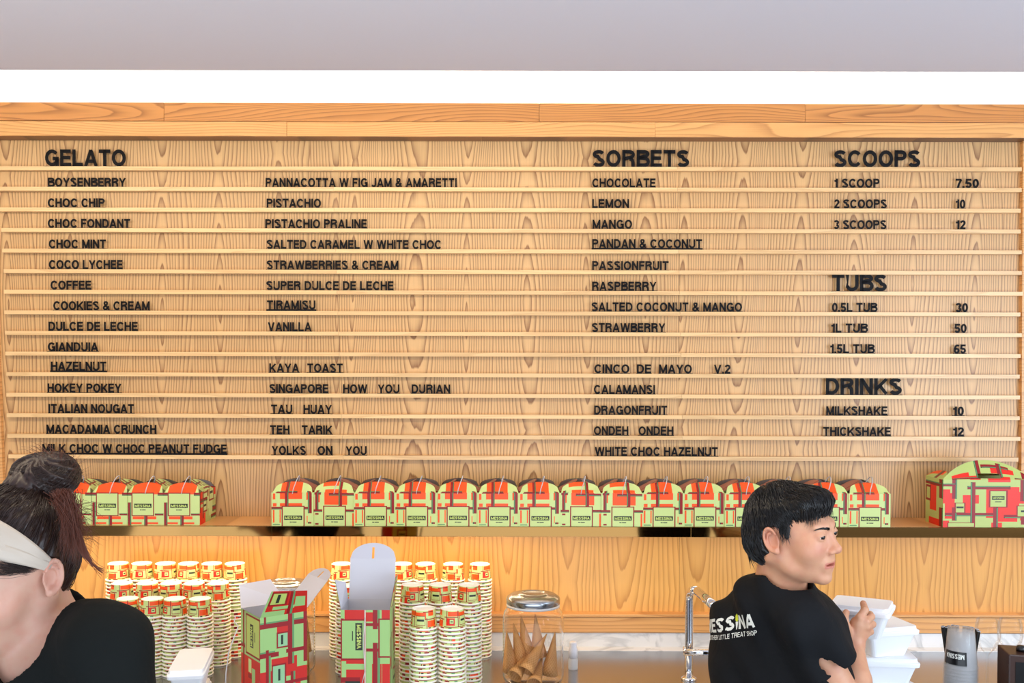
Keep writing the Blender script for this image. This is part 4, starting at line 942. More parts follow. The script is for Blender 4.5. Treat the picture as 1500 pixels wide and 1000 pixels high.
def mesh_sdf(f, lo, hi, h, nb=14):
    lo = np.array(lo, 'f'); hi = np.array(hi, 'f'); bs = h*nb
    nbk = np.ceil((hi-lo)/bs).astype(int); g = np.stack(np.meshgrid(*[np.arange(n) for n in nbk], indexing='ij'), -1).reshape(-1, 3)
    cen = lo+(g+.5)*bs; d = f(cen.astype('f')); g = g[np.abs(d) < bs*1.25]
    N = nb+1; loc = np.stack(np.meshgrid(*[np.arange(N)]*3, indexing='ij'), -1).reshape(-1, 3)
    dims = nbk*nb+2; stride = np.array([dims[1]*dims[2], dims[2], 1])
    ids, vs, fl = [], [], []
    off = np.array([[i, j, k] for i in (0, 1) for j in (0, 1) for k in (0, 1)])
    for s in range(0, len(g), 60):
        gg = g[s:s+60]; pt = (gg[:, None, :]*nb+loc[None])
        D = f((lo+pt.reshape(-1, 3)*h).astype('f')).reshape(-1, N, N, N)
        C8 = np.stack([D[:, o[0]:o[0]+nb, o[1]:o[1]+nb, o[2]:o[2]+nb] for o in off], -1)
        ins = C8 < 0; act = ins.any(-1) & ~ins.all(-1)
        b, i, j, k = np.nonzero(act); c8 = C8[b, i, j, k]
        cell = gg[b]*nb+np.stack([i, j, k], 1)
        acc = np.zeros((len(b), 3)); cnt = np.zeros(len(b))
        for a in range(8):
            for bb in range(a+1, 8):
                if abs(off[a]-off[bb]).sum() != 1: continue
                da, db = c8[:, a], c8[:, bb]; m = (da < 0) != (db < 0)
                t = np.where(m, da/np.where(m, da-db, 1), 0)
                acc += m[:, None]*(off[a]+t[:, None]*(off[bb]-off[a])); cnt += m
        vs.append(lo+(cell+acc/cnt[:, None])*h); ids.append(cell @ stride)
        fl.append(np.stack([ (c8[:, 0] < 0), (c8[:, 4] < 0), (c8[:, 2] < 0), (c8[:, 1] < 0)], 1))
    ids = np.concatenate(ids); vs = np.concatenate(vs); fl = np.concatenate(fl)
    o = np.argsort(ids); ids, vs, fl = ids[o], vs[o], fl[o]
    def look(q):
        k = np.searchsorted(ids, q); k = np.minimum(k, len(ids)-1); return np.where(ids[k] == q, k, -1)
    F = []
    for ax, (u, w) in enumerate(((1, 2), (2, 0), (0, 1))):
        m = np.nonzero(fl[:, 0] != fl[:, 1+ax])[0]; c = ids[m]
        q = np.stack([m, look(c-stride[u]), look(c-stride[u]-stride[w]), look(c-stride[w])], 1)
        ok = (q >= 0).all(1); q = q[ok]; inside = fl[m[ok], 0]
        q[~inside] = q[~inside][:, ::-1]; F.append(q)
    return vs, np.concatenate(F)
def sdf_obj(name, f, lo, hi, h, m, parent=None, tint=None, smooth_it=2):
    v, F = mesh_sdf(f, lo, hi, h)
    me = bpy.data.meshes.new(name); me.vertices.add(len(v)); me.vertices.foreach_set('co', v.astype('f').ravel())
    me.loops.add(len(F)*4); me.loops.foreach_set('vertex_index', F.astype('i').ravel()); me.polygons.add(len(F))
    me.polygons.foreach_set('loop_start', np.arange(0, len(F)*4, 4, dtype='i')); me.materials.append(m)
    me.polygons.foreach_set('use_smooth', [True]*len(F)); me.update(calc_edges=True); me.validate()
    if tint is not None:
        a = me.attributes.new('Tint', 'FLOAT', 'POINT'); a.data.foreach_set('value', tint(v.astype('f')).astype('f'))
    o = bpy.data.objects.new(name, me); COL.objects.link(o); o.parent = parent
    if smooth_it:
        sm = o.modifiers.new('relax', 'SMOOTH'); sm.factor = .5; sm.iterations = smooth_it
    return o
def head_field(male=True):
    def f(p):          # head frame: +y is the way the face looks, +x its own right-hand side mirrored, z up
        x = np.abs(p[:, 0]); q = np.stack([x, p[:, 1], p[:, 2]], 1)
        d = s_ell(q, (0, -.018, .028), (.074, .096, .088))
        d = smin(d, s_ell(q, (0, .030, -.012), (.061, .066, .080)), .025)
        d = smin(d, s_ell(q, (0, .030, -.072), (.050 if male else .045, .048, .040)), .03)
        d = smin(d, s_ell(q, (0, .072, -.098), (.020, .016, .015)), .022)
        d = smin(d, s_ell(q, (.040, .058, -.026), (.024, .024, .028)), .025)
        d = smin(d, s_cap(q, (.046, .010, -.070), (.054, -.006, -.045), .016), .025)
        d = smin(d, s_cap(q, (.012, .088, .024), (.042, .076, .027), .008, .007), .016)
        d = smax(d, -s_ell(q, (.032, .107, .005), (.021, .017, .012)), .012)
        d = smin(d, s_cap(q, (0, .087, .010), (0, .104, -.024), .0065, .0100), .012)
        d = smin(d, s_ell(q, (0, .1065, -.029), (.0110, .010, .009)), .008)
        d = smin(d, s_ell(q, (.0135, .097, -.033), (.0075, .010, .0068)), .006)
        d = smax(d, -s_ell(q, (.0070, .103, -.0405), (.0036, .006, .0032)), .003)
        # eyelids around the eyeball, open slit
        lid = s_ell(q, (.031, .0795, .005), (.0170, .0150, .0140))
        lid = smax(lid, -s_ell(q, (.0320, .097, .0030), (.0150, .016, .0033)), .0012)
        d = smin(d, lid, .004)
        # mouth
        d = smin(d, s_ell(q, (0, .083, -.062), (.026, .011, .020)), .014)
        d = smin(d, s_cap(q, (.0035, .0935, -.0590), (.0250, .078, -.0570), .0030, .0016), .004)
        d = smin(d, s_cap(q, (0, .0925, -.0700), (.021, .080, -.0620), .0038, .0018), .005)
        d = smax(d, -s_ell(q, (0, .095, -.0640), (.025, .014, .0026 if male else .0010)), .0015)
        # ears
        ex = x-.0745-.18*np.maximum(0, -(p[:, 1]+.012)); ey = p[:, 1]+.012+.18*(p[:, 2]+.004); ez = p[:, 2]+.002
        rr = np.sqrt((ey/.0158)**2+(ez/.0262)**2)
        helix = np.sqrt(((rr-1)*.021)**2+(ex-.0105)**2)-.0036
        helix = np.where((ey > .008) & (ez < .012), helix+.006, helix)
        plate = np.maximum(np.abs(ex-.0015-.006*np.clip(rr-.55, 0, .5))-.0022, (rr-1)*.019)
        anti = np.sqrt(((np.sqrt(((ey-.0)/.010)**2+((ez+.003)/.018)**2)-1)*.013)**2+(ex-.0075)**2)-.0028
        anti = np.where(ey > .003, anti+.008, anti)
        lobe = s_ell(np.stack([ex, ey, ez], 1), (.005, .004, -.0262), (.005, .0085, .008))
        trag = s_ell(np.stack([ex, ey, ez], 1), (.003, .0122, -.002), (.003, .0032, .005))
        ear = smin(smin(smin(helix, plate, .004), lobe, .006), smin(anti, trag, .003), .003)
        d = smin(d, ear, .005)
        return d
    return f
def head_tint(p):
    x = np.abs(p[:, 0]); t = np.zeros(len(p))
    g = lambda c, r: np.exp(-(((x-c[0])/r[0])**2+((p[:, 1]-c[1])/r[1])**2+((p[:, 2]-c[2])/r[2])**2))
    lip = ((p[:, 1] > .076) & (x < .027*np.clip(1-np.abs(p[:, 2]+.064)/.03, 0, 1)**.4)).astype('f')*np.clip((.0082-np.abs(p[:, 2]+.0648))/.002, 0, 1)
    t = np.maximum(t, lip*.7); t += .35*g((.042, .07, -.025), (.022, .03, .02))+.3*g((0, .11, -.03), (.014, .014, .012))+.35*g((.085, -.01, 0), (.01, .03, .04))
    return np.clip(t, 0, 1)
def frame_of(f, up=(0, 0, 1), pitch=0, roll=0):
    f = Vector(f).normalized(); u = Vector(up); rgt = f.cross(u).normalized(); u = rgt.cross(f).normalized()
    f2 = f*math.cos(pitch)-u*math.sin(pitch); u2 = u*math.cos(pitch)+f*math.sin(pitch)
    r2 = rgt*math.cos(roll)+u2*math.sin(roll); u3 = u2*math.cos(roll)-rgt*math.sin(roll)
    return np.array([r2, f2, u3], 'f')         # rows: local axes in world
def eye_parts(parent, Hc, B, gaze):
    # each eyeball turns with the gaze
    for sx in (-1, 1):
        c = Vector(Hc)+Vector(B.T @ np.array([sx*.031, .0808, .0045]))
        m = MB().lathe([(.0001, -.0120)]+[(.0120*math.cos(R_(a)), .0120*math.sin(R_(a))) for a in range(-80, 81, 10)]+[(.0001, .0120)], 20)
        e = m.obj('eyeball', M['eyewhite'], parent, smooth=True, loc=c)
        g = Vector(B.T @ np.array(gaze)).normalized(); e.rotation_mode = 'QUATERNION'; e.rotation_quaternion = g.to_track_quat('Z', 'Y')
        MB().lathe([(.0068, .0100), (.0045, .01140), (.0001, .0122)], 16).obj('iris', M['iris'], e, smooth=True)
def eyebrows(parent, Hc, B, m, field, w0=.036, rr=1.0):
    rnd = random.Random(5)
    for sx in (-1, 1):
        mb = MB()
        for k in range(150):
            u = k/150; x = sx*(.012+w0*u); z = .0185+.0055*math.sin(u*2.4)+rnd.uniform(-.0030, .0030)*(1.2-u)
            y = .1
            for _ in range(12):
                d = float(field(np.array([[x, y, z]], 'f'))[0]); y -= d*.9
            a = np.array([x, y, z]); b = a+np.array([sx*.006, -.0018-.002*u, .0022-.0035*u])
            mb.tube([Vector(Hc)+Vector(B.T @ a), Vector(Hc)+Vector(B.T @ (a*.5+b*.5+np.array([0, .0010, .0004]))), Vector(Hc)+Vector(B.T @ b)], [.0007*rr, .0006*rr, .0002], 3, caps=False)
        mb.obj('eyebrow', m, parent)
def hash_noise(p, s):
    q = p*s; return (np.sin(q[:, 0]*1.7+np.sin(q[:, 1]*1.3)*1.9)+np.sin(q[:, 1]*2.1+np.sin(q[:, 2]*1.1)*2.3)+np.sin(q[:, 2]*1.9+np.sin(q[:, 0]*1.5)*2.0))/3

# ------------------------------------------------------------------ the man at the right
man = thing('person', (P(1140, 1000, 2.34).x, 2.34, 0), 'man in a black printed T-shirt seen from behind, turning right, holding a foam box', 'person')
mo = np.array(man.location)
def rel(o):   # children were built in world coordinates
    o.location = Vector(o.location)-Vector(o.parent.location) if o.parent.parent is None else o.location; return o
Hm = np.array(P(1162, 781, 2.24)); Bm = frame_of((math.cos(R_(43)), -math.sin(R_(43)), 0), pitch=R_(-2), roll=R_(-3))
HS = .955; Bs = Bm*HS
hf = head_field(True)
SR = np.array(P(1172, 905, 2.21)); SL = np.array(P(1116, 930, 2.42)); NB = np.array(P(1143, 852, 2.29)); NT_ = Hm+Bm.T @ np.array([0, -.028, -.055])
fm = np.array([.75, .66, 0]); rm = np.array([.66, -.75, 0])
TC = np.array(P(1142, 960, 2.335))
EL = np.array(P(1246, 1035, 2.20)); WR = np.array(P(1251, 951, 2.33))
EL2 = SL+np.array([.03, .06, -.26]); WR2 = np.array(P(1215, 1000, 2.62)); 
hand_palm = np.array(P(1258, 918, 2.335))
def px_(x, y, Y): return np.array(P(x, y, Y), 'f')
fing = [  # points, radii
    ([px_(1247, 934, 2.335), px_(1239, 917, 2.318), px_(1236.5, 906, 2.325), px_(1239.5, 897, 2.345)], [.013, .0105, .0095, .0082]),
    ([px_(1253, 925, 2.33), px_(1259, 905, 2.325), px_(1267, 893, 2.335), px_(1264.5, 883.5, 2.365)], [.011, .0098, .0088, .0075]),
    ([px_(1258, 926, 2.33), px_(1268, 910, 2.325), px_(1276, 903, 2.345), px_(1275, 899, 2.375)], [.011, .0098, .0088, .0075]),
    ([px_(1260, 930, 2.335), px_(1270, 918, 2.33), px_(1278, 914, 2.35), px_(1276, 911, 2.378)], [.011, .0095, .0085, .0072]),
    ([px_(1260, 936, 2.34), px_(1269, 928, 2.335), px_(1275, 925, 2.35), px_(1274, 922, 2.372)], [.010, .0085, .0078, .0066]),
]
def hand_f(p):
    d = s_cap(p, px_(1251, 940, 2.335), px_(1257, 914, 2.332), .0175, .019)
    d = smin(d, s_cap(p, px_(1256, 940, 2.34), px_(1264, 920, 2.338), .016, .017), .012)
    for pts, rs in fing: d = smin(d, poly(p, pts, rs, .003), .005)
    for kx, ky in ((1259, 905), (1268, 910), (1270, 918)): d = smin(d, s_ell(p, px_(kx, ky, 2.322), (.007, .007, .007)), .006)
    return d
def body_man(p):
    ph = (p-Hm.astype('f')) @ Bm.T
    d = hf(ph/HS)*HS
    n = s_cap(p, NT_, NB, .051, .058)
    n = smin(n, s_cap(p, Hm+Bm.T @ np.array([.055, -.03, -.045]), NB+rm*.03+fm*.05, .014, .012), .018)
    d = smin(d, n, .022)
    q = np.stack([(p-TC.astype('f')) @ rm.astype('f')/(.158-.55*np.clip(p[:, 2]-1.19, 0, .15)), (p-TC.astype('f')) @ fm.astype('f')/.088], 1)
    tor = smax((np.linalg.norm(q, axis=1)-1)*.11, smax(p[:, 2]-(NB[2]-.05), 1.0-p[:, 2], .03), .05)
    tor = smin(tor, s_cap(p, NB-V3(0, 0, .04), SR-V3(0, 0, .014), .044, .040), .03); tor = smin(tor, s_cap(p, NB-V3(0, 0, .04), SL-V3(0, 0, .014), .044, .040), .03)
    d = smin(d, tor, .03)
    d = smin(d, s_cap(p, SR-V3(0, 0, .008), EL, .042, .036), .015)
    d = smin(d, poly(p, [EL, EL*.55+WR*.45+np.array([.008, 0, 0]), WR], [.040, .034, .0235], .01), .015)
    d = smin(d, hand_f(p), .016)
    d = smin(d, s_cap(p, SL-V3(0, 0, .008), EL2, .042, .034), .015); d = smin(d, s_cap(p, EL2, WR2, .038, .024), .015)
    d = smin(d, s_cap(p, WR2, WR2+V3(.05, -.02, .02), .026, .02), .015)
    for k in range(4): d = smin(d, s_cap(p, WR2+V3(.05, -.035+.016*k, .02), WR2+V3(.105, -.04+.018*k, .03), .009, .007), .003)
    return d
def tint_man(v): return head_tint((v-Hm.astype('f')) @ Bm.T/HS)*((v[:, 2] > Hm[2]-.2))
o = sdf_obj('body', body_man, (.15, 1.95, .98), (1.05, 2.85, 1.68), .0022, M['skin_man'], man, tint_man, 1); o.location = -Vector(mo)
for nm in ():
    pass
pre = set(bpy.data.objects)
eye_parts(man, Hm, Bs, (.36, 1, -.05)); eyebrows(man, Hm, Bs, M['hair_man'], hf)
tm = MB(); tp_ = []
for k in range(9):
    x = (k-4)*.0046; tp_.append((x, .0885-abs(x)**2*14, -.0610))
for k, c in enumerate(tp_):
    w_ = Vector(Hm)+Vector(Bs.T @ np.array(c))
    q = MB().box((-.0021, -.0015, -.0014), (.0021, .0015, .0030)); tm.add([w_+Vector(Bm.T @ np.array(a)) for a in q.v], q.f)
tm.obj('teeth', M['teeth'], man)
for o in set(bpy.data.objects)-pre:
    if o.parent is man: o.location = Vector(o.location)-Vector(mo)
# T-shirt
hem_n = np.array(EL-SR); hem_n = hem_n/np.linalg.norm(hem_n); hem_p = SR+hem_n*.127
def folds(p):
    a = (p-SR.astype('f'))
    u = a @ V3(.55, .1, -.83); w = a @ V3(.8, -.2, .5)
    wv = np.sin(w*70+np.sin(u*22)*1.6)*.0065*np.exp(-((a @ V3(.4, 0, .9)+.07)/.10)**2)
    b = (p-TC.astype('f')); wv = wv+np.sin(b[:, 2]*48+b @ rm.astype('f')*38+np.sin(b @ rm.astype('f')*19)*1.5)*.0045
    return wv+hash_noise(p, 20)*.0040
def shirt_man(p):
    b = p-TC.astype('f')
    q = np.stack([b @ rm.astype('f')/(.182-.34*np.clip(p[:, 2]-1.21, 0, .11)), b @ fm.astype('f')/.112], 1)
    d = smax((np.linalg.norm(q, axis=1)-1)*.125, smax(p[:, 2]-(NB[2]-.035), .90-p[:, 2], .01), .06)
    d = smin(d, s_cap(p, NB-V3(0, 0, .028), SR-V3(0, 0, .003), .060, .060), .06)
    d = smin(d, s_cap(p, NB-V3(0, 0, .028), SL-V3(0, 0, .003), .060, .060), .06)
    d = smin(d, s_cap(p, NB+V3(-.005, .01, -.03), NB+V3(0, 0, .022)-fm.astype('f')*.004, .073, .059), .04)
    sl = s_cap(p, SR, SR+hem_n*.15, .057, .068)
    fo = folds(p); sl = smax(sl+fo, (p-hem_p.astype('f')) @ hem_n.astype('f'), .003)
    sl = smax(sl, -smax(s_cap(p, SR+hem_n*.06, SR+hem_n*.2, .053, .063), -((p-SR.astype('f')) @ hem_n.astype('f')-.080), .004), .003)
    d = smin(d, s_cap(p, SL, SL+(EL2-SL)*.55, .057, .064), .04)
    d = smin(d+fo, sl, .020)
    nk = s_cap(p, NB+V3(0, 0, -.035), Hm-np.array([0, 0, .05]), .054, .064)
    top = (p-(NB+V3(0, 0, .028))) @ V3(-.20, .18, 1)/1.03
    d = smax(d, top, .004)
    d = smax(d, -smax(nk, -(p[:, 2]-(NB[2]-.03)), .005), .003)
    return d
sh_o = sdf_obj('t_shirt', shirt_man, (.1, 1.95, .88), (1.1, 2.9, 1.50), .0034, M['shirt'], man, None, 3); sh_o.location = -Vector(mo)
def trousers(p):
    d = s_ell(p, TC-V3(0, 0, TC[2]-.88), (.17, .14, .13))
    for s in (-1, 1):
        h_ = V3(TC[0], TC[1], .85)+rm.astype('f')*.085*s; d = smin(d, poly(p, [h_, h_*V3(1, 1, 0)+V3(0, 0, .47), h_*V3(1, 1, 0)+V3(0, 0, .07)], [.095, .07, .055], .02), .03)
    return d
o = sdf_obj('trousers', trousers, (.1, 2.0, -.01), (1.0, 2.75, 1.04), .011, M['trousers'], man, None, 1); o.location = -Vector(mo)
shoe = MB()
for s in (-1, 1):
    c = Vector((TC[0], TC[1], 0))+Vector(rm)*.085*s; a = c+Vector(fm)*(-.07); b_ = c+Vector(fm)*.17
    shm = MB()
    for k in range(9):
        pass
    so = sdf_obj('shoe', lambda p, a=a, b_=b_: np.maximum(smin(s_cap(p, np.array(a)+V3(0, 0, .045), np.array(b_)+V3(0, 0, .03), .045, .040), s_cap(p, np.array(c)+V3(0, 0, .05), np.array(c)+V3(0, 0, .09), .045, .05), .03), -p[:, 2]+.001),
                 (c.x-.26, c.y-.26, -.02), (c.x+.26, c.y+.26, .2), .008, M['blackp'], man, None, 1); so.location = -Vector(mo)
# printing on the back of the shirt: text laid onto the cloth
dg = bpy.context.evaluated_depsgraph_get()
def bvh_of(o):
    e = o.evaluated_get(dg); me = e.to_mesh(); vs = [v.co.copy() for v in me.vertices]; fs = [tuple(p.vertices) for p in me.polygons]; e.to_mesh_clear()
    return BVHTree.FromPolygons(vs, fs)
bpy.context.view_layer.update(); dg = bpy.context.evaluated_depsgraph_get()
bv = bvh_of(sh_o)
def on_cloth(mb, O, ax, up, dirv, name, m, off=.0014, sub=True):
    import bmesh
    bm = bmesh.new(); vs = [bm.verts.new(v) for v in mb.v]
    for f in mb.f:
        try: bm.faces.new([vs[i] for i in f])
        except ValueError: pass
    vv = []; dead = []
    for v in bm.verts:
        w_ = O+ax*v.co.x+up*v.co.z; hit = bv.ray_cast(w_-dirv*.5, dirv)
        if hit[0] is None: dead.append(v); continue
        n = hit[1]; n = n if n.dot(dirv) < 0 else -n
        v.co = hit[0]+n*off
    for v in dead: bm.verts.remove(v)
    me = bpy.data.meshes.new(name); bm.to_mesh(me); bm.free(); me.materials.append(m)
    o = bpy.data.objects.new(name, me); COL.objects.link(o); o.parent = man; o.location = -Vector(mo); return o
axt = Vector(rm); Ot = Vector(P(1107, 918, 2.3)); Ot = Ot
dirv = Vector(fm)
# find the point on cloth under the right end of the print
d0 = (Ot-Vector((0, 0, CAMZ))).normalized(); hit = bv.ray_cast(Vector((0, 0, CAMZ)), d0)
Or = hit[0] if hit[0] else Ot
BW = .205
def shirt_words(txt, width, x_right, z, h, wt, blob=0):
    lay, tot = text_layout(txt, wt, .12); mb = MB(); s = width/tot; rn = random.Random(2)
    for ch, x in lay:
        if txt == 'MESSINA' and ch == 'I': continue
        tmp = MB(); glyph_mb(tmp, ch, wt, x_right-width+x*s, z, s, h)
        for i, p in enumerate(tmp.v): tmp.v[i] = (p[0]+rn.uniform(-blob, blob), 0, p[2]+rn.uniform(-blob, blob))
        # split long strokes so they bend with the cloth
        for f in tmp.f:
            a, b, c, d = [Vector(tmp.v[i]) for i in f]; n = max(1, int(max((a-b).length, (c-d).length)/.008))
            for k in range(n): mb.add([a.lerp(b, k/n), a.lerp(b, (k+1)/n), d.lerp(c, (k+1)/n), d.lerp(c, k/n)], [(0, 1, 2, 3)])
    return mb, lay, s
upt = (Vector((0, 0, 1))-Vector(rm)*.0).normalized(); axt2 = (Vector(rm)+Vector((0, 0, .34))).normalized()
mbt, lay, s_ = shirt_words('MESSINA', BW, 0, 0, .033, .205, .0009)
on_cloth(mbt, Or, axt2, upt, dirv, 'back_print', M['shirtink'])
xi = -BW+[x for ch, x in lay if ch == 'I'][0]*s_+.13*s_
ic = MB()
for k in range(6):
    z0, z1 = k/6*.018, (k+1)/6*.018; w0, w1 = .0012+.0035*k/6, .0012+.0035*(k+1)/6
    ic.add([(xi-w0, 0, z0), (xi+w0, 0, z0), (xi+w1, 0, z1), (xi-w1, 0, z1)], [(0, 1, 2, 3)])
cn = MB(); n = 12
cn.add([(xi, 0, .027)]+[(xi+(.0052+.0012*(i % 2))*math.cos(2*math.pi*i/n), 0,   .027+(.0090+.001*(i % 2))*math.sin(2*math.pi*i/n)) for i in range(n)], [(0, 1+i, 1+(i+1) % n) for i in range(n)])
on_cloth(cn, Or, axt2, upt, dirv, 'ice_cream_print', M['yellowink'], .0016); on_cloth(ic, Or, axt2, upt, dirv, 'cone_print', M['shirtink'], .0016)
mbt, lay, s_ = shirt_words('ANOTHER LITTLE TREAT SHOP', BW*1.0, .002, -.0185, .0115, .17)
on_cloth(mbt, Or, axt2, upt, dirv, 'back_print', M['shirtink'])
# hair: a cap with clumps plus combed locks
def hair_cap_man(ph):
    x, y, z = ph[:, 0], ph[:, 1], ph[:, 2]
    d = s_ell(ph, (0, -.018, .028), (.080, .100, .092))
    d = smin(d, s_ell(ph, (0, -.05, -.02), (.074, .070, .062)), .03)
    d = smin(d, s_ell(ph, (0, .045, .078), (.062, .050, .034)), .02)
    # hairline: forehead, temples, around the ears, nape
    ax = np.abs(x)
    cut = y-(.092+.0*z); cut = np.maximum(cut, smin((.040+.0*z)-z, y-.020, .02)*1.0)       # face window below fringe
    line = np.where(y > .0, .052-.012*(y-.0)/.1, .052)
    face = smax(line-.012-z, y-(-.0)-.012, .012)                                             # in front of the ears and low
    face = smax((.046-.20*ax)-z, .026-y, .01)
    ears = s_ell(ph, (0, -.012, -.006), (.2, .027, .036))
    nape = (-.075-.15*(y+.06))-z
    d = smax(d, -smin(smin(-(-face), 9+0*x, .01), 9+0*x, .01)*-1*-1 if False else d*0-1, .001) if False else d
    d = smax(d, -np.maximum((y-.026)*.8, z-.9)*0-9, .001)
    d = smax(d, np.minimum(y-.030, (.050-.15*ax)-z), .012)     # open the face
    d = smax(d, -ears, .006)
    d = smax(d, np.minimum(y+.012, (-.004)-z), .008)           # below the sideburn
    d = smax(d, nape, .008)
    d = d+.0020*hash_noise(ph*np.array([[1, .45, 1]], 'f'), 95)+.0014*hash_noise(ph, 170)
    return d
fmh = lambda p: hair_cap_man((p-Hm.astype('f')) @ Bm.T/HS)*HS
hair = sdf_obj('hair', fmh, Hm-.17, Hm+.17, .0026, M['hair_man'], man, None, 1); hair.location = -Vector(mo)
def locks(Hc, B, seeds, step, L, r, mb, n=7, seed=1, surf=None, jj=.28):
    rn = random.Random(seed)
    for s in seeds:
        p = np.array(s, float); pts = []
        Lk = L*rn.uniform(.6, 1.2); jit = np.array([rn.uniform(-1, 1) for _ in range(3)])*jj
        for k in range(n+1):
            pts.append(Vector(Hc)+Vector(B.T @ p)); v = step(p, k/n)+jit; v = v/np.linalg.norm(v); p = p+v*Lk/n
            if surf is not None:
                for _ in range(2):
                    e = float(surf(p[None].astype('f'))[0]); q = (p-hc0)/np.linalg.norm(p-hc0); p = p-q*(e-.0012-.0016*(jit[0] > 0))
        mb.tube(pts, [r*(1-(k/n)**2*.85) for k in range(n+1)], 3, caps=False)
hc0 = np.array([0, -.02, .02])
def project(p, c, r, lift=0):
    q = (p-c)/r; return c+r*q/np.linalg.norm(q)*(1+lift)
rn = random.Random(8); hc_c = np.array([0, -.018, .030]); hc_r = np.array([.083, .104, .096]); seeds = []
def man_step(p, t):
    n = (p-hc_c)/hc_r**2; n /= np.linalg.norm(n)
    crown = np.array([-.02, -.07, .11]); d = p-crown; d = d/np.linalg.norm(d)
    v = d if p[1] < .0 else d+np.array([.1, .5, 0]); v = v+np.array([0, 0, -.35]); v = v-n*(v@n)
    return v/np.linalg.norm(v)
while len(seeds) < 2600:
    v = np.array([rn.gauss(0, 1) for _ in range(3)]); v /= np.linalg.norm(v); p = hc_c+hc_r*v*1.0
    if p[2] < -.055: continue
    if p[1] > -.045 and p[2] < .048: continue
    if p[1] > .05 and p[2] < .062: continue
    seeds.append(p)
mb = MB(); locks(Hm, Bs, seeds, man_step, .045, .0010, mb, 6, surf=hair_cap_man, jj=.22)
fr = [project(np.array([rn.uniform(-.062, .066), .062+rn.uniform(-.02, .012), .09]), hc_c, hc_r, .02) for _ in range(520)]
def fringe(p, t): return np.array([.25*(1 if p[0] > 0 else .4), .75-1.0*t, -.35-1.5*t])
locks(Hm, Bs, fr, fringe, .050, .0010, mb, seed=3, jj=.15)
sb = [np.array([sx*(.078+rn.uniform(-.001, .002)), rn.uniform(.004, .026), rn.uniform(.02, .05)]) for sx in (-1, 1) for _ in range(70)]
locks(Hm, Bs, sb, lambda p, t: np.array([0, .15, -1]), .034, .0008, mb, seed=5)
np_ = [np.array([rn.uniform(-.06, .06), 0, 0]) for _ in range(160)]
np_ = [np.array([a[0], -.018-.098*math.sqrt(max(0, 1-(a[0]/.088)**2))*.93, rn.uniform(-.055, -.01)]) for a in np_]
locks(Hm, Bs, np_, lambda p, t: np.array([0, .28, -1]), .032, .0009, mb, seed=6)
o = mb.obj('hair_locks', M['hair_man'], hair, smooth=True); o['kind'] = 'stuff'

# ------------------------------------------------------------------ the woman at the left
wo_ = thing('person', (P(60, 1000, 1.68).x, 1.68, 0), 'woman with a dark hair bun and beige satin headband, looking down to the left', 'person')
wo = np.array(wo_.location)
Hw = np.array(P(20, 836, 1.66)); Bw = frame_of((-math.cos(R_(60)), -math.sin(R_(60)), 0), pitch=R_(16), roll=R_(3))
hfw = head_field(False)
fw = np.array([-.62, -.78, 0]); rw = np.array([-.78, .62, 0]); lw = -rw
NW = np.array(P(66, 918, 1.71)); SWL = np.array(P(160, 941, 1.60)); SWR = NW+(NW-SWL)*np.array([1, 1, .6]); TW = np.array(P(80, 1010, 1.70))
ELW = np.array(P(190, 1120, 1.56)); ELR = SWR+np.array([-.02, .02, -.28])
def body_woman(p):
    d = hfw((p-Hw.astype('f')) @ Bw.T)
    n = s_cap(p, Hw+Bw.T @ np.array([0, -.035, -.05]), NW-V3(0, 0, .01), .047, .052)
    n = smin(n, s_cap(p, Hw+Bw.T @ np.array([-.052, -.02, -.04]), NW+fw*.055-V3(0, 0, .02), .012, .011), .02)
    d = smin(d, n, .02)
    b = p-TW.astype('f'); q = np.stack([b @ rw.astype('f')/.15, b @ fw.astype('f')/.09], 1)
    tor = smax((np.linalg.norm(q, axis=1)-1)*.1, smax(p[:, 2]-(NW[2]-.02), 1.05-p[:, 2], .03), .06)
    tor = smin(tor, s_cap(p, NW-V3(0, 0, .015), SWL-V3(0, 0, .008), .045, .043), .05); tor = smin(tor, s_cap(p, NW-V3(0, 0, .015), SWR-V3(0, 0, .008), .045, .043), .05)
    d = smin(d, tor, .035)
    for a, b_ in ((SWL, ELW), (SWR, ELR)):
        e = b_+fw*.22+np.array([0, 0, .03]); d = smin(d, s_cap(p, a, b_, .042, .034), .02); d = smin(d, s_cap(p, b_, e, .034, .022), .012)
        g = e+fw*.06; d = smin(d, s_cap(p, e, g, .021, .024), .012)
        for k in range(4): d = smin(d, s_cap(p, g+rw*(.024-.016*k), g+rw*(.026-.017*k)+fw*.05+V3(0, 0, -.025), .0085, .007), .003)
        d = smin(d, s_cap(p, e+rw*.02, e+rw*.045+fw*.04, .011, .008), .006)
    return d
lo = np.minimum(Hw, TW)-np.array([.52, .62, .32]); lo[2] = 1.0; hi = np.maximum(Hw, SWL)+np.array([.22, .42, .15])
o = sdf_obj('body', body_woman, lo, hi, .0030, M['skin_woman'], wo_, lambda v: head_tint((v-Hw.astype('f')) @ Bw.T)*(v[:, 2] > Hw[2]-.2), 2); o.location = -Vector(wo)
pre = set(bpy.data.objects)
eye_parts(wo_, Hw, Bw, (0, 1, -.5)); eyebrows(wo_, Hw, Bw, M['hair_woman'], hfw, .024, .6)
for o in set(bpy.data.objects)-pre:
    if o.parent is wo_: o.location = Vector(o.location)-Vector(wo)
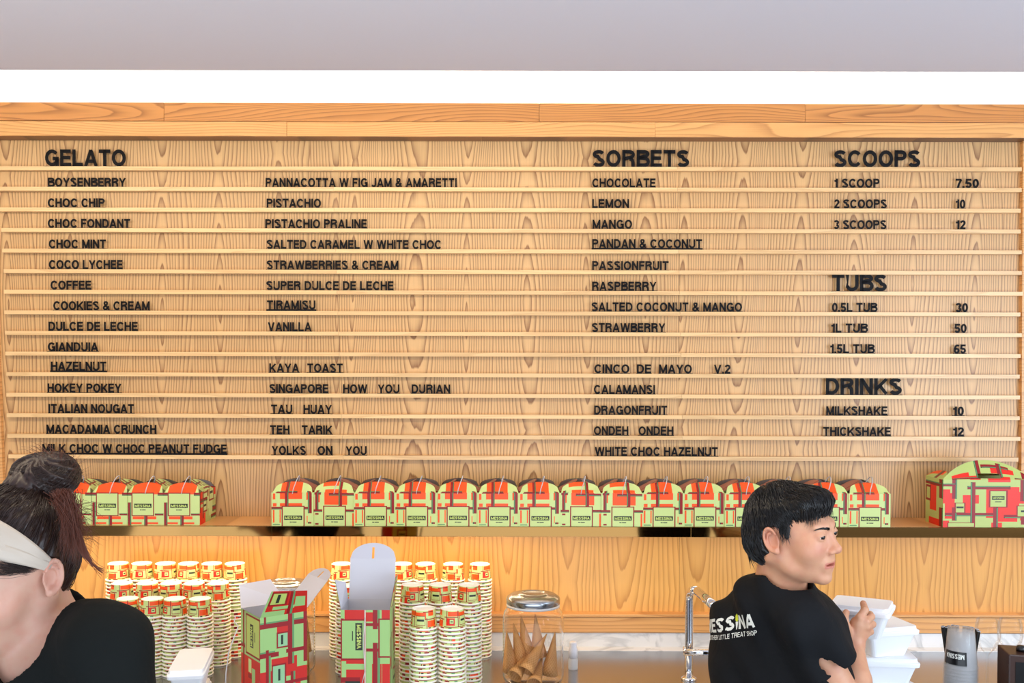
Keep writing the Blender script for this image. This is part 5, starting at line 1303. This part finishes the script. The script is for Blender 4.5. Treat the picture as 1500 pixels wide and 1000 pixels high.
def shirt_woman(p):
    b = p-TW.astype('f'); q = np.stack([b @ rw.astype('f')/.168, b @ fw.astype('f')/.108], 1)
    d = smax((np.linalg.norm(q, axis=1)-1)*.12, smax(p[:, 2]-(NW[2]-.01), .92-p[:, 2], .01), .06)
    d = smin(d, s_cap(p, NW+V3(0, 0, .012), SWL, .062, .049), .06); d = smin(d, s_cap(p, NW-V3(0, 0, .01), SWR, .060, .052), .05)
    d = smin(d, s_cap(p, SWL, SWL+(ELW-SWL)*.75, .053, .056), .06); d = smin(d, s_cap(p, SWR, SWR+(ELR-SWR)*.75, .052, .056), .035)
    a = p-SWL.astype('f')
    d = d+np.sin((a @ V3(.75, -.1, -.2))*75+np.sin(a[:, 2]*30)*1.2)*.0022*np.exp(-(a[:, 2]/.12)**2)+hash_noise(p, 22)*.0020
    nk = s_cap(p, NW+V3(.026, -.01, .10), NW+V3(.030, -.035, 0)+fw.astype('f')*.040+V3(0, 0, -.010), .068, .072)
    return smax(d, -nk, .003)
o = sdf_obj('t_shirt', shirt_woman, lo-.03, hi+.05, .0042, M['shirt_w'], wo_, None, 3); o.location = -Vector(wo)
def trw(p):
    d = s_ell(p, (TW[0], TW[1], .90), (.15, .13, .14))
    for s in (-1, 1):
        h_ = V3(TW[0], TW[1], .86)+rw.astype('f')*.08*s; d = smin(d, poly(p, [h_, h_*V3(1, 1, 0)+V3(0, 0, .47), h_*V3(1, 1, 0)+V3(0, 0, .06)], [.088, .06, .048], .02), .03)
    return d
o = sdf_obj('trousers', trw, (TW[0]-.3, TW[1]-.3, -.01), (TW[0]+.3, TW[1]+.3, 1.08), .011, M['trousers'], wo_, None, 1); o.location = -Vector(wo)
for s in (-1, 1):
    c = np.array([TW[0], TW[1], 0])+rw*.08*s
    so = sdf_obj('shoe', lambda p, c=c: np.maximum(smin(s_cap(p, c-fw*.05+V3(0, 0, .04), c+fw*.15+V3(0, 0, .03), .04, .036), s_cap(p, c+V3(0, 0, .05), c+V3(0, 0, .09), .04, .045), .03), -p[:, 2]+.001),
                 c-np.array([.24, .24, .02]), c+np.array([.24, .24, .2]), .008, M['blackp'], wo_, None, 1); so.location = -Vector(wo)
# hair
def cap_woman(ph):
    x, y, z = ph[:, 0], ph[:, 1], ph[:, 2]; ax = np.abs(x)
    d = s_ell(ph, (0, -.018, .040), (.080, .101, .104))
    d = smin(d, s_ell(ph, (0, -.048, .000), (.062, .052, .070)), .03)
    d = smax(d, np.minimum(y-.006, (.062-.10*ax+.25*(.07-y)*0)-z), .012)
    d = smax(d, -s_ell(ph, (0, -.010, -.006), (.2, .028, .036)), .006)
    d = smax(d, (-.075)-z, .01)
    d = d+.0012*np.sin(np.arctan2(y+.06, z-.12)*30+x*50+hash_noise(ph, 30)*2)+.0014*hash_noise(ph, 120)
    return d
hw = sdf_obj('hair', lambda p: cap_woman((p-Hw.astype('f')) @ Bw.T), Hw-.18, Hw+.18, .003, M['hair_woman'], wo_, None, 1); hw.location = -Vector(wo)
BU = np.array(P(66, 697, 1.70)); ux = V3(.97, -.2, -.1); uy = V3(.15, .9, .35); uy -= ux*(uy@ux); uy /= np.linalg.norm(uy); ux /= np.linalg.norm(ux); uz = np.cross(ux, uy)
def bun(p):
    q = (p-BU.astype('f')) @ np.stack([ux, uy, uz]).astype('f').T
    rr = np.sqrt((q[:, 0]/1.12)**2+q[:, 1]**2); th = np.arctan2(q[:, 1], q[:, 0])
    d = np.sqrt((rr-.026)**2+(q[:, 2]*.88)**2)-.0245
    d = smin(d, s_ell(q, (.0, 0, 0), (.036, .03, .034)), .02)
    ph = np.arctan2(q[:, 2], rr-.026)
    d = d+.0022*np.sin(ph*5+th*9)+.0016*np.sin(ph*13+th*21+hash_noise(p, 60))+.0012*hash_noise(p, 150)
    Bn = (Hw+Bw.T @ np.array([0, -.05, .12])).astype('f')
    return smin(d, s_cap(p, BU-uz*.0, Bn, .030, .036)+.0015*np.sin(q[:, 0]*500), .012)
o = sdf_obj('bun', bun, BU-.11, BU+.11, .0022, M['hair_woman'], hw, None, 1)
hcw, hrw = np.array([0, -.018, .040]), np.array([.082, .103, .106]); seeds = []
while len(seeds) < 1500:
    v = np.array([rn.gauss(0, 1) for _ in range(3)]); v /= np.linalg.norm(v); p = hcw+hrw*v
    if (p[2] < .055 and p[1] > .0) or (p[2] < .022 and p[1] > -.035) or p[2] < -.06: continue
    seeds.append(p)
bl = Bw @ (BU-Hw)*.9
def wstep(p, t):
    n = (p-hcw)/hrw**2; n /= np.linalg.norm(n); v = bl-p; v = v/np.linalg.norm(v); v = v-n*(v@n); v /= max(.2, np.linalg.norm(v)); return v+n*.0-n*.35*t*0
mb = MB(); locks(Hw, Bw, seeds, wstep, .065, .0008, mb, 7, surf=cap_woman, jj=.12)
# loose bun hairs
for k in range(1500):
    th0 = rn.uniform(0, 6.28); ph0 = rn.uniform(0, 6.28); pts = []
    for j in range(9):
        th = th0+j*.14; ph = ph0+j*.10; R1 = .026+.0275*math.cos(ph); pos = BU+ux*R1*1.12*math.cos(th)+uy*R1*math.sin(th)+uz*.0305*math.sin(ph)
        pts.append(pos+np.array([rn.uniform(-1, 1) for _ in range(3)])*.0006)
    mb.tube(pts, [.0006*(1-abs(j-4)/5) for j in range(9)], 3, caps=False)
mb.obj('hair_locks', M['hair_woman'], hw, smooth=True)['kind'] = 'stuff'
# reddish ponytail hanging behind and flyaway strands
mb = MB()
for k in range(800):
    a = P(rn.gauss(92, 8), rn.uniform(716, 738), 1.62+rn.uniform(-.02, .02)); ex = rn.gauss(108, 11); ey = rn.triangular(752, 836, 780)
    mid = P(rn.gauss(114 if k % 3 else 98, 8), rn.uniform(742, 765), 1.615+rn.uniform(-.02, .02)); e = P(ex, ey, 1.62+rn.uniform(-.02, .02))
    pts = [a*(1-t)**2+mid*2*t*(1-t)+e*t*t+Vector((math.sin(t*7+k)*.0025, 0, math.cos(t*5+k*2)*.002)) for t in [j/8 for j in range(9)]]
    mb.tube(pts, [.00046*(1-(j/8)**2*.9) for j in range(9)], 3, caps=False)
for k in range(90):
    sw = rn.gauss(0, 4); a = P(100+sw, 750, 1.62); m1 = P(120+sw*.6, 800, 1.62); m2 = P(122+sw*.8, 822, 1.62); e = P(150+rn.gauss(0, 3), 838+rn.gauss(0, 3), 1.62)
    pts = [a*(1-t)**3+m1*3*t*(1-t)**2+m2*3*t*t*(1-t)+e*t**3 for t in [j/10 for j in range(11)]]
    if k % 3: pts = pts[:8]
    mb.tube(pts, [.0007*(1-(j/len(pts))**2*.8) for j in range(len(pts))], 3, caps=False)
mb.obj('loose_ponytail', M['hair_red'], hw, smooth=True)['kind'] = 'stuff'
mb = MB()
for k in range(110):
    th = rn.uniform(-1.0, 1.9); r0 = rn.uniform(.040, .050); c = Vector(BU)
    a = c+Vector((math.cos(th)*r0, rn.uniform(-.02, .02), math.sin(th)*r0*.85)); d = Vector((math.cos(th+rn.uniform(.6, 1.5)), rn.uniform(-.3, .3), math.sin(th+rn.uniform(.6, 1.5))))*rn.uniform(.015, .035)
    mb.tube([a, a+d*.5+Vector((0, 0, .002)), a+d+Vector((.004, 0, -.004))], [.0003, .00025, .0001], 3, caps=False)
for k in range(120):
    a = P(rn.gauss(110, 8), rn.uniform(735, 800), 1.73); d = Vector((rn.uniform(.01, .045), 0, rn.uniform(-.03, .015)))
    mb.tube([a, a+d*.6+Vector((0, 0, .004)), a+d], [.0003, .00025, .0001], 3, caps=False)
mb2 = mb; mb = MB()
for k in range(190):    # fine hairs at the temple below the band
    p0 = np.array([-.062+rn.uniform(-.004, .004), .058+rn.uniform(-.040, .025), .050+rn.uniform(-.012, .008)]); a = Vector(Hw)+Vector(Bw.T @ p0); e = Vector(Hw)+Vector(Bw.T @ np.array([-.0762, .008+rn.uniform(-.01, .02), .026+rn.uniform(-.010, .006)]))
    mb.tube([a, (a+e)/2+Vector((0, -.003, -.003)), e], [.00035, .00035, .0001], 3, caps=False)
mb.obj('temple_hair', M['hair_woman'], hw, smooth=True)['kind'] = 'stuff'
mb = mb2
mb.obj('flyaway_hairs', M['hair_red'], hw, smooth=True)['kind'] = 'stuff'
# headband: satin strip over the hair from ear to ear with a crossed fold
def strip(off_a, off_b, wa, wb, lift, name, ph0, ph1):
    vs = []; fs = []; n, mm_ = 48, 8
    for i in range(n+1):
        ph = ph0+(ph1-ph0)*i/n; s = math.sin(ph)
        al = R_(47)
        u = np.array([math.cos(ph), math.sin(ph)*math.cos(al), math.sin(ph)*math.sin(al)]); w = np.array([0, -math.sin(al), math.cos(al)])
        W_ = wa*(1-s)+wb*s; off = off_a*(1-s)+off_b*s
        for j in range(mm_+1):
            v = (j/mm_-.5); base = np.array([0, -.012, .014])+u*.1+w*(off+v*W_)
            rad = hrw*np.array([1.02, .985, 1.0])
            q = (base-hcw)/rad; pp = hcw+rad*q/np.linalg.norm(q)*(1+lift+.016+.018*math.cos(v*math.pi)+.006*math.sin(v*16+ph*5))
            vs.append(Vector(Hw)+Vector(Bw.T @ pp))
    for i in range(n):
        for j in range(mm_):
            a = i*(mm_+1)+j; fs.append((a, a+1, a+mm_+2, a+mm_+1))
    o = mk(name, vs, fs, M['band'], wo_, True); o.location = -Vector(wo)
    so = o.modifiers.new('thick', 'SOLIDIFY'); so.thickness = .0025; so.offset = 1
    return o
hb1 = strip(.0, .012, .020, .050, .012, 'headband', 0, math.pi)
hb2 = strip(-.004, -.010, .018, .030, .028, 'headband_fold', .0, math.pi)
